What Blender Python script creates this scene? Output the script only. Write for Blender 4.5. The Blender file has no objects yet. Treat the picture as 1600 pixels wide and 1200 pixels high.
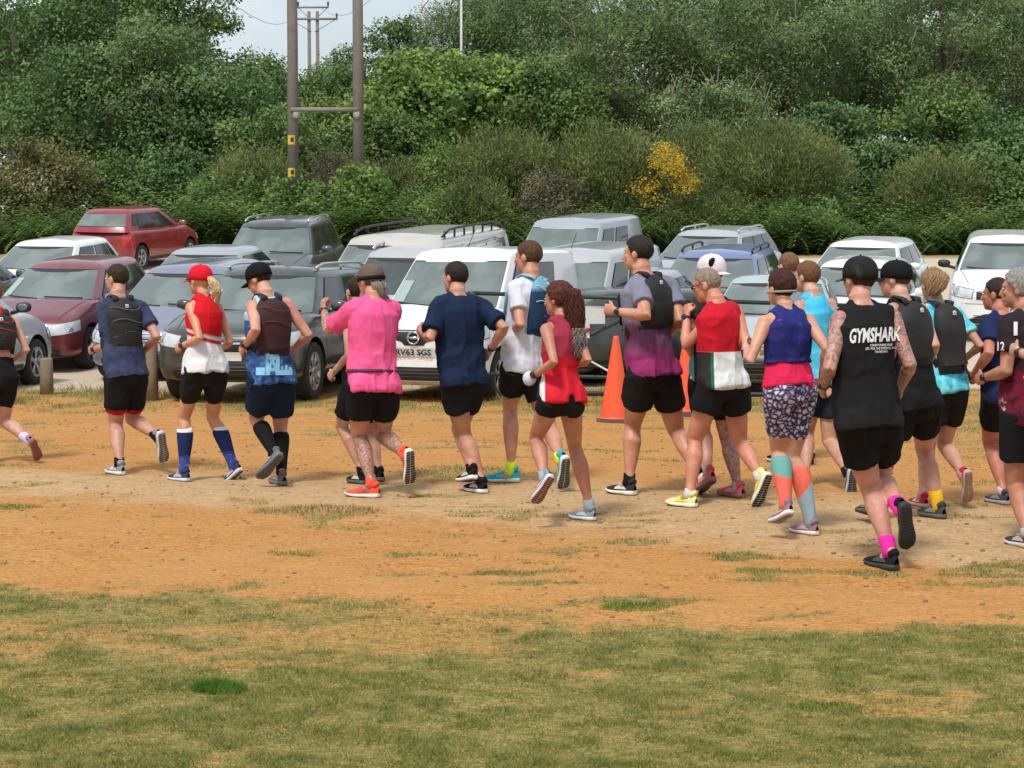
import bpy, bmesh, math, random
import numpy as np
from mathutils import Vector, Matrix
from mathutils.bvhtree import BVHTree
R = math.radians
random.seed(7)
rng = np.random.default_rng(11)
scene = bpy.context.scene
COL = scene.collection

# ------------------------------------------------------------ camera, world, sun, exposure
CAMH = 1.80
FPX = 2986.0                       # focal length in photo pixels (1600 wide)
PITCH = math.atan((600 - 395) / FPX)
cam_d = bpy.data.cameras.new('camera')
cam = bpy.data.objects.new('camera', cam_d)
COL.objects.link(cam)
cam.location = (0, 0, CAMH)
cam.rotation_euler = (R(90) - PITCH, 0, 0)
cam_d.sensor_width = 36
cam_d.lens = FPX / 1600 * 36
cam_d.clip_start = 0.1
cam_d.clip_end = 3000
scene.camera = cam

SUN_EL, SUN_AZ = 58, 205           # high, a little behind the camera and to its left
world = bpy.data.worlds.new('World')
scene.world = world
world.use_nodes = True
nt = world.node_tree
nt.nodes.clear()
wo = nt.nodes.new('ShaderNodeOutputWorld')
bg = nt.nodes.new('ShaderNodeBackground')
sky = nt.nodes.new('ShaderNodeTexSky')
sky.sky_type = 'NISHITA'
sky.sun_disc = False
sky.sun_elevation = R(SUN_EL)
sky.sun_rotation = R(SUN_AZ)
sky.air_density = 1.2
sky.dust_density = 2.5
tc = nt.nodes.new('ShaderNodeTexCoord')
mp = nt.nodes.new('ShaderNodeMapping'); mp.inputs['Scale'].default_value = (1, 1, 2.2)
cn = nt.nodes.new('ShaderNodeTexNoise'); cn.inputs['Scale'].default_value = 2.6; cn.inputs['Detail'].default_value = 7; cn.inputs['Roughness'].default_value = .6
cr = nt.nodes.new('ShaderNodeValToRGB')
cr.color_ramp.elements[0].position = .30; cr.color_ramp.elements[0].color = (.45, .45, .45, 1)
cr.color_ramp.elements[1].position = .62; cr.color_ramp.elements[1].color = (1, 1, 1, 1)
cm = nt.nodes.new('ShaderNodeMixRGB'); cm.inputs['Color2'].default_value = (7.6, 8.3, 8.9, 1)   # pale high cloud veil
nt.links.new(tc.outputs['Generated'], mp.inputs['Vector'])
nt.links.new(mp.outputs['Vector'], cn.inputs['Vector'])
nt.links.new(cn.outputs['Fac'], cr.inputs['Fac'])
nt.links.new(cr.outputs['Color'], cm.inputs['Fac'])
nt.links.new(sky.outputs['Color'], cm.inputs['Color1'])
nt.links.new(cm.outputs['Color'], bg.inputs['Color'])
bg.inputs['Strength'].default_value = 0.078
nt.links.new(bg.outputs['Background'], wo.inputs['Surface'])

sun_d = bpy.data.lights.new('sun', 'SUN')
sun_d.energy = 2.1
sun_d.angle = R(10)
sun_d.color = (1, .95, .87)
sun = bpy.data.objects.new('sun', sun_d)
COL.objects.link(sun)
_az = R(SUN_AZ)
_dir = Vector((math.sin(_az) * math.cos(R(SUN_EL)), math.cos(_az) * math.cos(R(SUN_EL)), math.sin(R(SUN_EL))))
sun.rotation_euler = _dir.to_track_quat('Z', 'Y').to_euler()
sun.location = (-10, -20, 40)
vs = scene.view_settings
vs.view_transform = 'Standard'
vs.look = 'None'
vs.gamma = 1
vs.exposure = 0.56
scene.cycles.max_bounces = 6
scene.cycles.transparent_max_bounces = 8

# ------------------------------------------------------------ helpers
CAMP = np.array([0, 0, CAMH])
_F = np.array([0, math.cos(PITCH), -math.sin(PITCH)])
_U = np.array([0, math.sin(PITCH), math.cos(PITCH)])
_X = np.array([1., 0, 0])

def ray(px, py):
    d = _F + _X * ((px - 800) / FPX) + _U * (-(py - 600) / FPX)
    return d / d[1]

def at(px, py, d):
    """world point that lies at distance d (along Y) on the line of sight of a photo position"""
    return CAMP + ray(px, py) * d

_T = np.random.default_rng(3).random((64, 64, 64))
def noise3(p, seed=0):
    p = np.asarray(p, float) + seed * 7.31 + 1000
    i = np.floor(p).astype(int); f = p - i
    f = f * f * (3 - 2 * f)
    i0 = i % 64; i1 = (i + 1) % 64
    x0, y0, z0 = i0.T; x1, y1, z1 = i1.T
    fx, fy, fz = f.T
    def L(a, b, t): return a + (b - a) * t
    return L(L(L(_T[x0, y0, z0], _T[x1, y0, z0], fx), L(_T[x0, y1, z0], _T[x1, y1, z0], fx), fy),
             L(L(_T[x0, y0, z1], _T[x1, y0, z1], fx), L(_T[x0, y1, z1], _T[x1, y1, z1], fx), fy), fz)

def fbm(p, o=4, seed=0):
    p = np.asarray(p, float); s = 0; a = .5; t = 0
    for k in range(o):
        s = s + a * noise3(p * 2 ** k, seed + k); t += a; a *= .5
    return s / t

def fbm2(x, y, o=4, seed=0):
    return fbm(np.stack([x.ravel(), y.ravel(), np.zeros(x.size)], 1), o, seed).reshape(x.shape)

def smst(a, b, x):
    t = np.clip((x - a) / (b - a), 0, 1)
    return t * t * (3 - 2 * t)

def terrain(x, y):
    """height of the ground: flat track and grass, car park rising to the hedge"""
    x = np.asarray(x, float); y = np.asarray(y, float)
    z = .069 * np.maximum(0, y - 27) + .03 * smst(23, 27, y)
    z = np.where(y > 54, .069 * 27 + .03 + .05 * np.minimum(y - 54, 40), z)
    z = z + np.where(y > 110, -.01 * (y - 110), 0)
    return z

def tz(x, y): return float(terrain(x, y))

def unit(v): v = np.asarray(v, float); return v / (np.linalg.norm(v) + 1e-9)

def tag(o, label=None, cat=None, group=None, kind=None):
    if label: o['label'] = label
    if cat: o['category'] = cat
    if group: o['group'] = group
    if kind: o['kind'] = kind
    return o

def empty(name, loc, label=None, cat=None, group=None, rot=None):
    o = bpy.data.objects.new(name, None)
    o.empty_display_size = .2
    o.location = loc
    if rot is not None: o.rotation_euler = rot
    COL.objects.link(o)
    return tag(o, label, cat, group)

def mk(name, v, f, mats, parent=None, smooth=True, fm=None, sharp=None):
    """link one mesh object from vertex and face arrays"""
    me = bpy.data.meshes.new(name)
    v = np.asarray(v, dtype=np.float32).reshape(-1, 3)
    if isinstance(f, np.ndarray):
        n, k = f.shape
        me.vertices.add(len(v)); me.vertices.foreach_set('co', v.ravel())
        me.loops.add(n * k); me.loops.foreach_set('vertex_index', f.astype(np.int32).ravel())
        me.polygons.add(n); me.polygons.foreach_set('loop_start', np.arange(0, n * k, k, dtype=np.int32))
        try: me.polygons.foreach_set('loop_total', np.full(n, k, dtype=np.int32))
        except Exception: pass
        me.update(calc_edges=True)
    else:
        me.from_pydata([tuple(map(float, q)) for q in v], [], [tuple(int(a) for a in q) for q in f])
    me.validate()
    if not isinstance(mats, (list, tuple)): mats = [mats]
    for m in mats: me.materials.append(m)
    if smooth: me.polygons.foreach_set('use_smooth', np.ones(len(me.polygons), dtype=bool))
    if fm is not None: me.polygons.foreach_set('material_index', np.asarray(fm, dtype=np.int32))
    if sharp: me.set_sharp_from_angle(angle=R(sharp))
    me.update()
    o = bpy.data.objects.new(name, me)
    COL.objects.link(o)
    if parent: o.parent = parent
    return o

class MB:
    """collects shapes for one mesh"""
    def __init__(s): s.v = []; s.f = []; s.m = []
    def add(s, v, f, m=0):
        b = len(s.v)
        s.v += [tuple(map(float, q)) for q in v]
        s.f += [tuple(int(i) + b for i in q) for q in f]
        s.m += [m] * len(f)
        return s
    def box(s, c, h, rz=0, m=0, bev=0):
        c = np.array(c, float); hx, hy, hz = h
        pts = []
        for z in (-1, 1):
            for x, y in ((-1, -1), (1, -1), (1, 1), (-1, 1)):
                pts.append([x * hx, y * hy, z * hz])
        pts = np.array(pts)
        ca, sa = math.cos(rz), math.sin(rz)
        P = np.stack([pts[:, 0] * ca - pts[:, 1] * sa, pts[:, 0] * sa + pts[:, 1] * ca, pts[:, 2]], 1) + c
        return s.add(P, [(0, 3, 2, 1), (4, 5, 6, 7), (0, 1, 5, 4), (1, 2, 6, 5), (2, 3, 7, 6), (3, 0, 4, 7)], m)
    def tube(s, pts, rad, n=8, m=0, cap=True, ax=None):
        """swept tube; rad = list of r or (r_lateral, r_other); ax = list of lateral axes"""
        pts = [np.array(p, float) for p in pts]
        k = len(pts)
        if not hasattr(rad, '__len__'): rad = [rad] * k
        V = []
        prev = None
        for i in range(k):
            t = pts[min(i + 1, k - 1)] - pts[max(i - 1, 0)]
            t = t / (np.linalg.norm(t) + 1e-9)
            if ax is not None:
                a = np.array(ax[i], float)
            elif prev is None:
                a = np.cross(t, [0, 0, 1.]) if abs(t[2]) < .9 else np.cross(t, [0, 1., 0])
            else: a = prev
            a = a - t * a.dot(t); a /= (np.linalg.norm(a) + 1e-9); prev = a
            b = np.cross(t, a)
            r = rad[i]
            ra, rb = (r if hasattr(r, '__len__') else (r, r))
            for j in range(n):
                th = 2 * math.pi * j / n
                V.append(pts[i] + a * ra * math.cos(th) + b * rb * math.sin(th))
        F = []
        for i in range(k - 1):
            for j in range(n):
                F.append((i * n + j, i * n + (j + 1) % n, (i + 1) * n + (j + 1) % n, (i + 1) * n + j))
        if cap:
            F.append(tuple(range(n))[::-1]); F.append(tuple((k - 1) * n + j for j in range(n)))
        return s.add(V, F, m)
    def ell(s, c, r, n=14, rot=None, m=0):
        c = np.array(c, float); V = [np.array([0, 0, -1.])]; k = n // 2
        for i in range(1, k):
            a = -math.pi / 2 + math.pi * i / k
            for j in range(n):
                t = 2 * math.pi * j / n
                V.append(np.array([math.cos(a) * math.cos(t), math.cos(a) * math.sin(t), math.sin(a)]))
        V.append(np.array([0, 0, 1.]))
        V = np.array(V) * np.array(r)
        if rot is not None: V = V @ np.array(rot)
        V = V + c
        F = [(0, 1 + (j + 1) % n, 1 + j) for j in range(n)]
        for i in range(k - 2):
            for j in range(n):
                F.append((1 + i * n + j, 1 + i * n + (j + 1) % n, 1 + (i + 1) * n + (j + 1) % n, 1 + (i + 1) * n + j))
        last = len(V) - 1; b = 1 + (k - 2) * n
        F += [(b + j, b + (j + 1) % n, last) for j in range(n)]
        return s.add(V, F, m)
    def grid(s, P, m=0, flip=False):
        P = np.asarray(P); a, b = P.shape[:2]
        F = []
        for i in range(a - 1):
            for j in range(b - 1):
                q = (i * b + j, i * b + j + 1, (i + 1) * b + j + 1, (i + 1) * b + j)
                F.append(q[::-1] if flip else q)
        return s.add(P.reshape(-1, 3), F, m)
    def build(s, name, mats, parent=None, smooth=True, sharp=None):
        return mk(name, s.v, s.f, mats, parent, smooth, s.m, sharp)

def baked(o, mods):
    """apply modifiers of a temporary object and give back vertices and the mesh"""
    for t, kw in mods:
        md = o.modifiers.new(t, t)
        for k, v in kw.items(): setattr(md, k, v)
    dg = bpy.context.evaluated_depsgraph_get()
    me = bpy.data.meshes.new_from_object(o.evaluated_get(dg))
    return me

def verts_of(me):
    a = np.empty(len(me.vertices) * 3, dtype=np.float32); me.vertices.foreach_get('co', a)
    return a.reshape(-1, 3).astype(float)

def norms_of(me):
    a = np.empty(len(me.vertices) * 3, dtype=np.float32); me.vertices.foreach_get('normal', a)
    return a.reshape(-1, 3).astype(float)

def remesh(mb, name, mats, parent, vox=.01, smooth=2, disp=None, origin=None, pick=None):
    """fuse all collected shapes into one continuous surface"""
    tmp = mk('tmp', mb.v, mb.f, [], None, True)
    me = baked(tmp, [('REMESH', dict(mode='VOXEL', voxel_size=vox)), ('SMOOTH', dict(factor=.5, iterations=smooth))])
    old = tmp.data; bpy.data.objects.remove(tmp); bpy.data.meshes.remove(old)
    me.name = name
    v = verts_of(me)
    if disp is not None:
        v = v + norms_of(me) * disp(v)[:, None]
    if not isinstance(mats, (list, tuple)): mats = [mats]
    me.materials.clear()
    for m in mats: me.materials.append(m)
    n = len(me.polygons)
    if pick is not None and n:
        c = np.empty(n * 3, dtype=np.float32); me.polygons.foreach_get('center', c)
        me.polygons.foreach_set('material_index', np.asarray(pick(c.reshape(-1, 3)), dtype=np.int32))
    w = v - (np.array(origin) if origin is not None else 0)
    me.vertices.foreach_set('co', w.astype(np.float32).ravel())
    me.polygons.foreach_set('use_smooth', np.ones(n, dtype=bool))
    me.update()
    o = bpy.data.objects.new(name, me); COL.objects.link(o)
    if parent: o.parent = parent
    return o

# ------------------------------------------------------------ materials
def lin(c):
    """0-255 display colour to linear"""
    return tuple(((x / 255) / 12.92 if x / 255 <= .04045 else ((x / 255 + .055) / 1.055) ** 2.4) for x in c)

def newmat(name):
    m = bpy.data.materials.new(name); m.use_nodes = True
    n = m.node_tree; p = n.nodes['Principled BSDF']
    return m, n, p

def N(n, t, **kw):
    x = n.nodes.new(t)
    for k, v in kw.items():
        if k in ('Scale', 'Detail', 'Roughness', 'Distortion', 'Strength', 'Distance', 'Fac', 'Randomness'):
            x.inputs[k].default_value = v
        else: setattr(x, k, v)
    return x

_mc = {}
def plain(name, c, rough=.5, metal=0, var=.12, scale=12, coat=0, ior=1.5, bump=0):
    """a plain surface with slight mottling"""
    key = (name, tuple(c), rough, metal)
    if key in _mc: return _mc[key]
    m, n, p = newmat(name)
    tx = N(n, 'ShaderNodeTexCoord'); no = N(n, 'ShaderNodeTexNoise', Scale=scale, Detail=5)
    n.links.new(tx.outputs['Object'], no.inputs['Vector'])
    mr = N(n, 'ShaderNodeMapRange'); mr.inputs['To Min'].default_value = 1 - var; mr.inputs['To Max'].default_value = 1 + var
    n.links.new(no.outputs['Fac'], mr.inputs['Value'])
    mu = N(n, 'ShaderNodeVectorMath', operation='MULTIPLY')
    mu.inputs[0].default_value = c[:3]
    n.links.new(mr.outputs['Result'], mu.inputs[1])
    n.links.new(mu.outputs[0], p.inputs['Base Color'])
    p.inputs['Roughness'].default_value = rough
    p.inputs['Metallic'].default_value = metal
    p.inputs['Coat Weight'].default_value = coat
    p.inputs['IOR'].default_value = ior
    if bump:
        b = N(n, 'ShaderNodeBump', Strength=bump, Distance=.01)
        n.links.new(no.outputs['Fac'], b.inputs['Height']); n.links.new(b.outputs['Normal'], p.inputs['Normal'])
    _mc[key] = m
    return m
# ------------------------------------------------------------ the ground
def axis(parts):
    a = []
    for lo, hi, st in parts: a += list(np.arange(lo, hi, st))
    return np.array(a)
gx = np.concatenate([-np.geomspace(600, 12, 26)[:-1], axis([(-12, -5, .22), (-5, 5, .045), (5, 12, .22)]), np.geomspace(12, 600, 26)])
gy = np.concatenate([[-300, -120, -50, -20, -8, 0, 3, 4.5], axis([(5.5, 12, .035), (12, 18, .06), (18, 27, .12), (27, 60, .8)]), np.geomspace(60, 1200, 26)])
GX, GY = np.meshgrid(gx, gy)

def masks(x, y):
    """where turf, track and gravel lie (world metres)"""
    w = fbm2(x * .9, y * .9, 4, 5) - .5
    w2 = fbm2(x * 2.8, y * 3.4, 4, 9) - .5
    w3 = fbm2(x * 8, y * 9, 3, 21) - .5
    edge = 9.55 - .20 * x
    g = smst(-.35, .35, (edge - y) + w * 2.2 + w2 * 1.6 + w3 * .7 - .1)
    bare = smst(.07, .24, fbm2(x * .75, y * 1.3, 3, 33) - .5 + w3 * .5 + w2*.3 - .03)
    g = g * (1 - .6 * bare)
    # thin dry turf between the dirt and the parked cars, and scattered weeds on the dirt
    strip = smst(20.5, 22.2, y + w * 3) * (1 - smst(24.6, 25.6, y + w))
    g = np.maximum(g, strip * smst(-.10, .12, w2 + w3 * .7 + .02))
    right = smst(3.4, 5, x + w * 2 + (y - 18) * -.05) * smst(15.2, 17, y) * (1 - smst(22, 24, y))
    g = np.maximum(g, right * smst(-.12, .12, w2 + w3 * .5 + .04))
    tuft = smst(.13, .25, fbm2(x * 1.5, y * 3.2, 3, 51) - .5 + w3 * .35) * smst(8, 9, y) * (1 - smst(20, 22, y))
    g = np.maximum(g, tuft * .75)
    yc = 13.7 - .45 * x - .03 * x * x
    hw = 1.15 + .12 * x
    p = smst(-.45, .45, hw - np.abs(y - yc) + w * 1.2 + w2 * .9)
    p = np.where(np.abs(x) > 14, 0, p)
    gr = smst(24.2, 25.6, y + w * 1.4 + w2)
    return np.clip(g, 0, 1), np.clip(p * (1 - .6 * g), 0, 1), gr
MG, MP, MR = masks(GX, GY)
GZ = terrain(GX, GY) + np.where(GY < 27, (fbm2(GX * 3, GY * 3, 4, 71) - .5) * .03, 0) + (fbm2(GX * .5, GY * .5, 2, 77) - .5) * .05 * (GY < 27)
def gz(x, y):
    """height of the modelled sheet"""
    x = np.atleast_1d(np.asarray(x, float)); y = np.atleast_1d(np.asarray(y, float))
    return terrain(x, y) + np.where(y < 27, (fbm2(x * 3, y * 3, 4, 71) - .5) * .03 + (fbm2(x * .5, y * .5, 2, 77) - .5) * .05, 0)
nyy, nxx = GX.shape
idx = np.arange(nyy * nxx).reshape(nyy, nxx)
faces = np.stack([idx[:-1, :-1], idx[:-1, 1:], idx[1:, 1:], idx[1:, :-1]], -1).reshape(-1, 4)
gm, n, p = newmat('ground')
at1 = N(n, 'ShaderNodeAttribute', attribute_name='zone')
sep = N(n, 'ShaderNodeSeparateColor'); n.links.new(at1.outputs['Color'], sep.inputs['Color'])
tx = N(n, 'ShaderNodeTexCoord')
def NZ(scale, det=6, rough=.6, sy=1):
    mpn = N(n, 'ShaderNodeMapping'); mpn.inputs['Scale'].default_value = (1, sy, 1)
    n.links.new(tx.outputs['Object'], mpn.inputs['Vector'])
    x = N(n, 'ShaderNodeTexNoise', Scale=scale, Detail=det, Roughness=rough)
    n.links.new(mpn.outputs['Vector'], x.inputs['Vector']); return x
def RAMP(src, stops):
    r = N(n, 'ShaderNodeValToRGB')
    while len(r.color_ramp.elements) < len(stops): r.color_ramp.elements.new(.5)
    for e, (q, c) in zip(r.color_ramp.elements, stops): e.position = q; e.color = (*c[:3], 1)
    n.links.new(src, r.inputs['Fac']); return r.outputs['Color']
def MIX(f, a, b, mode='MIX'):
    x = N(n, 'ShaderNodeMixRGB', blend_type=mode)
    for s, v in ((0, f), (1, a), (2, b)):
        if hasattr(v, 'links') or hasattr(v, 'is_linked'): n.links.new(v, x.inputs[s])
        elif s == 0: x.inputs[0].default_value = v
        else: x.inputs[s].default_value = (*v[:3], 1)
    return x.outputs['Color']
big = NZ(.9); mid = NZ(3.4, 4, .62, 2.2); fine = NZ(24, 3, .62, 1.6); grit = NZ(160, 5, .8)
dirt = RAMP(mid.outputs['Fac'], [(.30, (0.303, 0.130, 0.032)), (.42, (0.431, 0.190, 0.048)), (.58, (0.495, 0.240, 0.068)), (.72, (0.543, 0.310, 0.119))])
dirt = MIX(.55, dirt, RAMP(fine.outputs['Fac'], [(.33, (0.255, 0.120, 0.036)), (.5, (0.479, 0.222, 0.062)), (.68, (0.591, 0.338, 0.137))]))
speck = NZ(48, 2, .5, 1.2)
dirt = MIX(RAMP(speck.outputs['Fac'], [(.35, (.85, .85, .85)), (.42, (0, 0, 0))]), dirt, (.18, .095, .04))
dirt = MIX(RAMP(speck.outputs['Fac'], [(.62, (0, 0, 0)), (.72, (.6, .6, .6))]), dirt, (0.650, 0.360, 0.167))
dirt = MIX(RAMP(big.outputs['Fac'], [(.42, (0, 0, 0)), (.66, (.5, .5, .5))]), dirt, (0.479, 0.256, 0.100))
path = RAMP(mid.outputs['Fac'], [(.3, (0.395, 0.242, 0.112)), (.55, (0.515, 0.335, 0.173)), (.75, (0.567, 0.390, 0.217))])
path = MIX(.5, path, RAMP(fine.outputs['Fac'], [(.35, (0.275, 0.171, 0.084)), (.5, (0.498, 0.327, 0.168)), (.68, (0.635, 0.460, 0.273))]))
grav = RAMP(mid.outputs['Fac'], [(.3, (.42, .33, .23)), (.55, (.54, .45, .33)), (.75, (.60, .52, .41))])
grav = MIX(.5, grav, RAMP(grit.outputs['Fac'], [(.35, (.25, .2, .15)), (.5, (.54, .46, .35)), (.68, (.75, .68, .56))]))
soil = RAMP(fine.outputs['Fac'], [(.3, (.13, .13, .04)), (.5, (.23, .21, .07)), (.7, (.40, .31, .12))])
path = MIX(RAMP(speck.outputs['Fac'], [(.33, (.6, .6, .6)), (.41, (0, 0, 0))]), path, (.20, .14, .08))
c = MIX(sep.outputs['Green'], dirt, path)
c = MIX(sep.outputs['Blue'], c, grav)
gf = N(n, 'ShaderNodeMath', operation='MULTIPLY'); gf.inputs[1].default_value = .8
n.links.new(sep.outputs['Red'], gf.inputs[0])
c = MIX(gf.outputs[0], c, soil)
n.links.new(c, p.inputs['Base Color'])
p.inputs['Roughness'].default_value = .95
p.inputs['Specular IOR Level'].default_value = .15
ad = N(n, 'ShaderNodeMath', operation='ADD'); n.links.new(fine.outputs['Fac'], ad.inputs[0]); n.links.new(mid.outputs['Fac'], ad.inputs[1])
b = N(n, 'ShaderNodeBump', Strength=.8, Distance=.03); n.links.new(ad.outputs[0], b.inputs['Height']); n.links.new(b.outputs['Normal'], p.inputs['Normal'])
ground = mk('ground', np.stack([GX, GY, GZ], -1), faces, gm)
tag(ground, kind='structure')
ca = ground.data.color_attributes.new('zone', 'FLOAT_COLOR', 'POINT')
# woodland floor beyond the car park is dark litter: give it the turf mask
MG2 = np.where(GY > 50.5 + 1.5 * (fbm2(GX * .4, GY * .4, 2, 3) - .5), 1, MG)
ca.data.foreach_set('color', np.stack([MG2, MP, np.where(GY > 51.5, 0, MR), np.ones_like(MG)], -1).astype(np.float32).ravel())

# grass blades, one mesh for what nobody could count
def leaf_mat(name, cols, trans=.25, rough=.6, clump=1.2, spread=1.0):
    m, n, p = newmat(name)
    g = N(n, 'ShaderNodeNewGeometry'); r = N(n, 'ShaderNodeValToRGB')
    while len(r.color_ramp.elements) < len(cols): r.color_ramp.elements.new(.5)
    for i, (e, c) in enumerate(zip(r.color_ramp.elements, cols)):
        e.position = i / (len(cols) - 1); e.color = (*c, 1)
    tx = N(n, 'ShaderNodeTexCoord'); no = N(n, 'ShaderNodeTexNoise', Scale=clump, Detail=3)
    n.links.new(tx.outputs['Object'], no.inputs['Vector'])
    ma = N(n, 'ShaderNodeMath', operation='MULTIPLY_ADD'); ma.inputs[1].default_value = .42; ma.inputs[2].default_value = -.21
    n.links.new(g.outputs['Random Per Island'], ma.inputs[0])
    mr = N(n, 'ShaderNodeMapRange'); mr.inputs['From Min'].default_value = .3; mr.inputs['From Max'].default_value = .7
    n.links.new(no.outputs['Fac'], mr.inputs['Value'])
    sm = N(n, 'ShaderNodeMath', operation='ADD'); n.links.new(ma.outputs[0], sm.inputs[0]); n.links.new(mr.outputs['Result'], sm.inputs[1])
    n.links.new(sm.outputs[0], r.inputs['Fac'])
    n.links.new(r.outputs['Color'], p.inputs['Base Color'])
    p.inputs['Roughness'].default_value = rough
    p.inputs['Specular IOR Level'].default_value = .3
    tr = N(n, 'ShaderNodeBsdfTranslucent'); n.links.new(r.outputs['Color'], tr.inputs['Color'])
    mx = N(n, 'ShaderNodeMixShader', Fac=trans)
    n.links.new(p.outputs['BSDF'], mx.inputs[1]); n.links.new(tr.outputs['BSDF'], mx.inputs[2])
    n.links.new(mx.outputs[0], n.nodes['Material Output'].inputs['Surface'])
    return m

def blades(x, y, h, wd, lean=.6, seed=1):
    r = np.random.default_rng(seed)
    k = len(x); z = gz(x, y) - .004
    a = r.random(k) * 2 * np.pi
    ln = r.normal(0, lean, (k, 2)) * h[:, None]
    bx, by = np.cos(a) * wd / 2, np.sin(a) * wd / 2
    z0 = z
    V = np.stack([np.stack([x - bx, y - by, z0], 1), np.stack([x + bx, y + by, z0], 1),
                  np.stack([x + ln[:, 0], y + ln[:, 1], z + h], 1)], 1)
    return V.reshape(-1, 3), np.arange(3 * k).reshape(-1, 3)

turf_m = leaf_mat('turf', [(.095, .135, .026), (.14, .185, .036), (.185, .215, .050), (.24, .245, .066), (.34, .29, .095)], .3, clump=9)
straw_m = leaf_mat('dry_grass', [(0.099, 0.114, 0.022), (0.180, 0.176, 0.045), (0.306, 0.255, 0.090), (0.405, 0.317, 0.128)], .25, clump=1.5)
k = 620000
yy = 6.0 + (rng.random(k) ** 1.25) * 5.4
xx = (rng.random(k) - .5) * 2 * (yy * .285 + .35)
mg, _, _ = masks(xx, yy)
keep = rng.random(k) < mg ** 1.5
xx, yy, mg = xx[keep], yy[keep], mg[keep]
hh = (.007 + .017 * rng.random(len(xx)) ** 1.4) * (.6 + .8 * smst(.3, .75, fbm2(xx * 7, yy * 8, 4, 91)))
V, F = blades(xx, yy, hh, .0032 + .002 * rng.random(len(xx)), .8)
tag(mk('grass', V, F, turf_m, smooth=False), kind='stuff')
k = 260000
yy = 10.5 + rng.random(k) * 15.5
xx = (rng.random(k) - .5) * 2 * (yy * .285 + .4)
mg, _, _ = masks(xx, yy)
keep = rng.random(k) < mg * .8
xx, yy, mg = xx[keep], yy[keep], mg[keep]
tall = np.where((yy > 21.5), 1.5 + 5.5 * smst(.52, .72, fbm2(xx * .8, yy * .8, 3, 44)), 1.0)
hh = (.012 + .02 * rng.random(len(xx))) * tall
V, F = blades(xx, yy, hh, .006 + .004 * rng.random(len(xx)), .6, 2)
tag(mk('dry_grass', V, F, straw_m, smooth=False), kind='stuff')

# single tufts that stand out in the photo
tuft_m = leaf_mat('green_tuft', [(.06, .14, .02), (.11, .22, .03), (.19, .32, .05)], .3, clump=6)
def tuft(px, py, rad, hgt, cnt, label, m=tuft_m, seed=0):
    d = 1.8 * FPX / (py - 395); c = at(px, py, d)
    r = np.random.default_rng(seed + 500)
    a = r.random(cnt) * 6.283; q = np.sqrt(r.random(cnt)) * rad
    x = c[0] + np.cos(a) * q * 1.5; y = c[1] + np.sin(a) * q
    V, F = blades(x, y, hgt * (.4 + .6 * r.random(cnt)) * (1.1 - .6 * q / rad), np.full(cnt, .006), .45, seed)
    o = mk('grass_tuft', V - np.array([c[0], c[1], 0]), F, m, smooth=False)
    o.location = (c[0], c[1], 0)
    tag(o, label, 'grass tuft', 'grass tufts')
tuft(343, 1090, .075, .085, 1300, 'bright green rounded grass tuft standing alone in the foreground turf', seed=1)
tuft(495, 800, .32, .07, 900, 'straw green grass tuft on the dirt in front of the pink shirted runner', straw_m, 2)
tuft(990, 952, .12, .05, 500, 'small dark grass tuft on orange dirt just beyond the turf edge', seed=3)
tuft(1290, 1112, .10, .045, 400, 'broad leafed green weed tuft in the foreground turf on the right', seed=4)
tuft(22, 796, .14, .04, 500, 'green grass tuft on the dirt at the left edge of the picture', seed=5)

# pebbles
pm = plain('pebble', (.24, .15, .08), .9, var=.6, scale=9)
pb = MB(); r_ = random.Random(5)
for _ in range(2200):
    y = r_.uniform(8.5, 24); x = r_.uniform(-1, 1) * (y * .28)
    s = r_.choice([.003, .004, .005, .007, .011]) * r_.uniform(.7, 1.3)
    z = float(gz(x, y)[0])
    pb.ell((x, y, z + s * .3), (s * 1.3, s, s * .7), 6)
tag(pb.build('pebbles', pm), kind='stuff')
# far hills behind the trees, distance haze put into their pale blue colour
hm = plain('far_hill', (.16, .24, .28), .95)
hx = np.linspace(-400, 400, 60); hz = 8 + 5 * fbm2(hx * .012, hx * 0, 3, 5)
HV = []
for k_, (yy_, f_) in enumerate(((560, 0), (620, .7), (700, 1.), (900, 1.05), (1100, 0))):
    HV.append(np.stack([hx, np.full(60, yy_), -6 + (hz + 6) * f_], 1))
hb = MB(); hb.grid(np.array(HV)); tag(hb.build('hills', hm), kind='structure')
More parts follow.
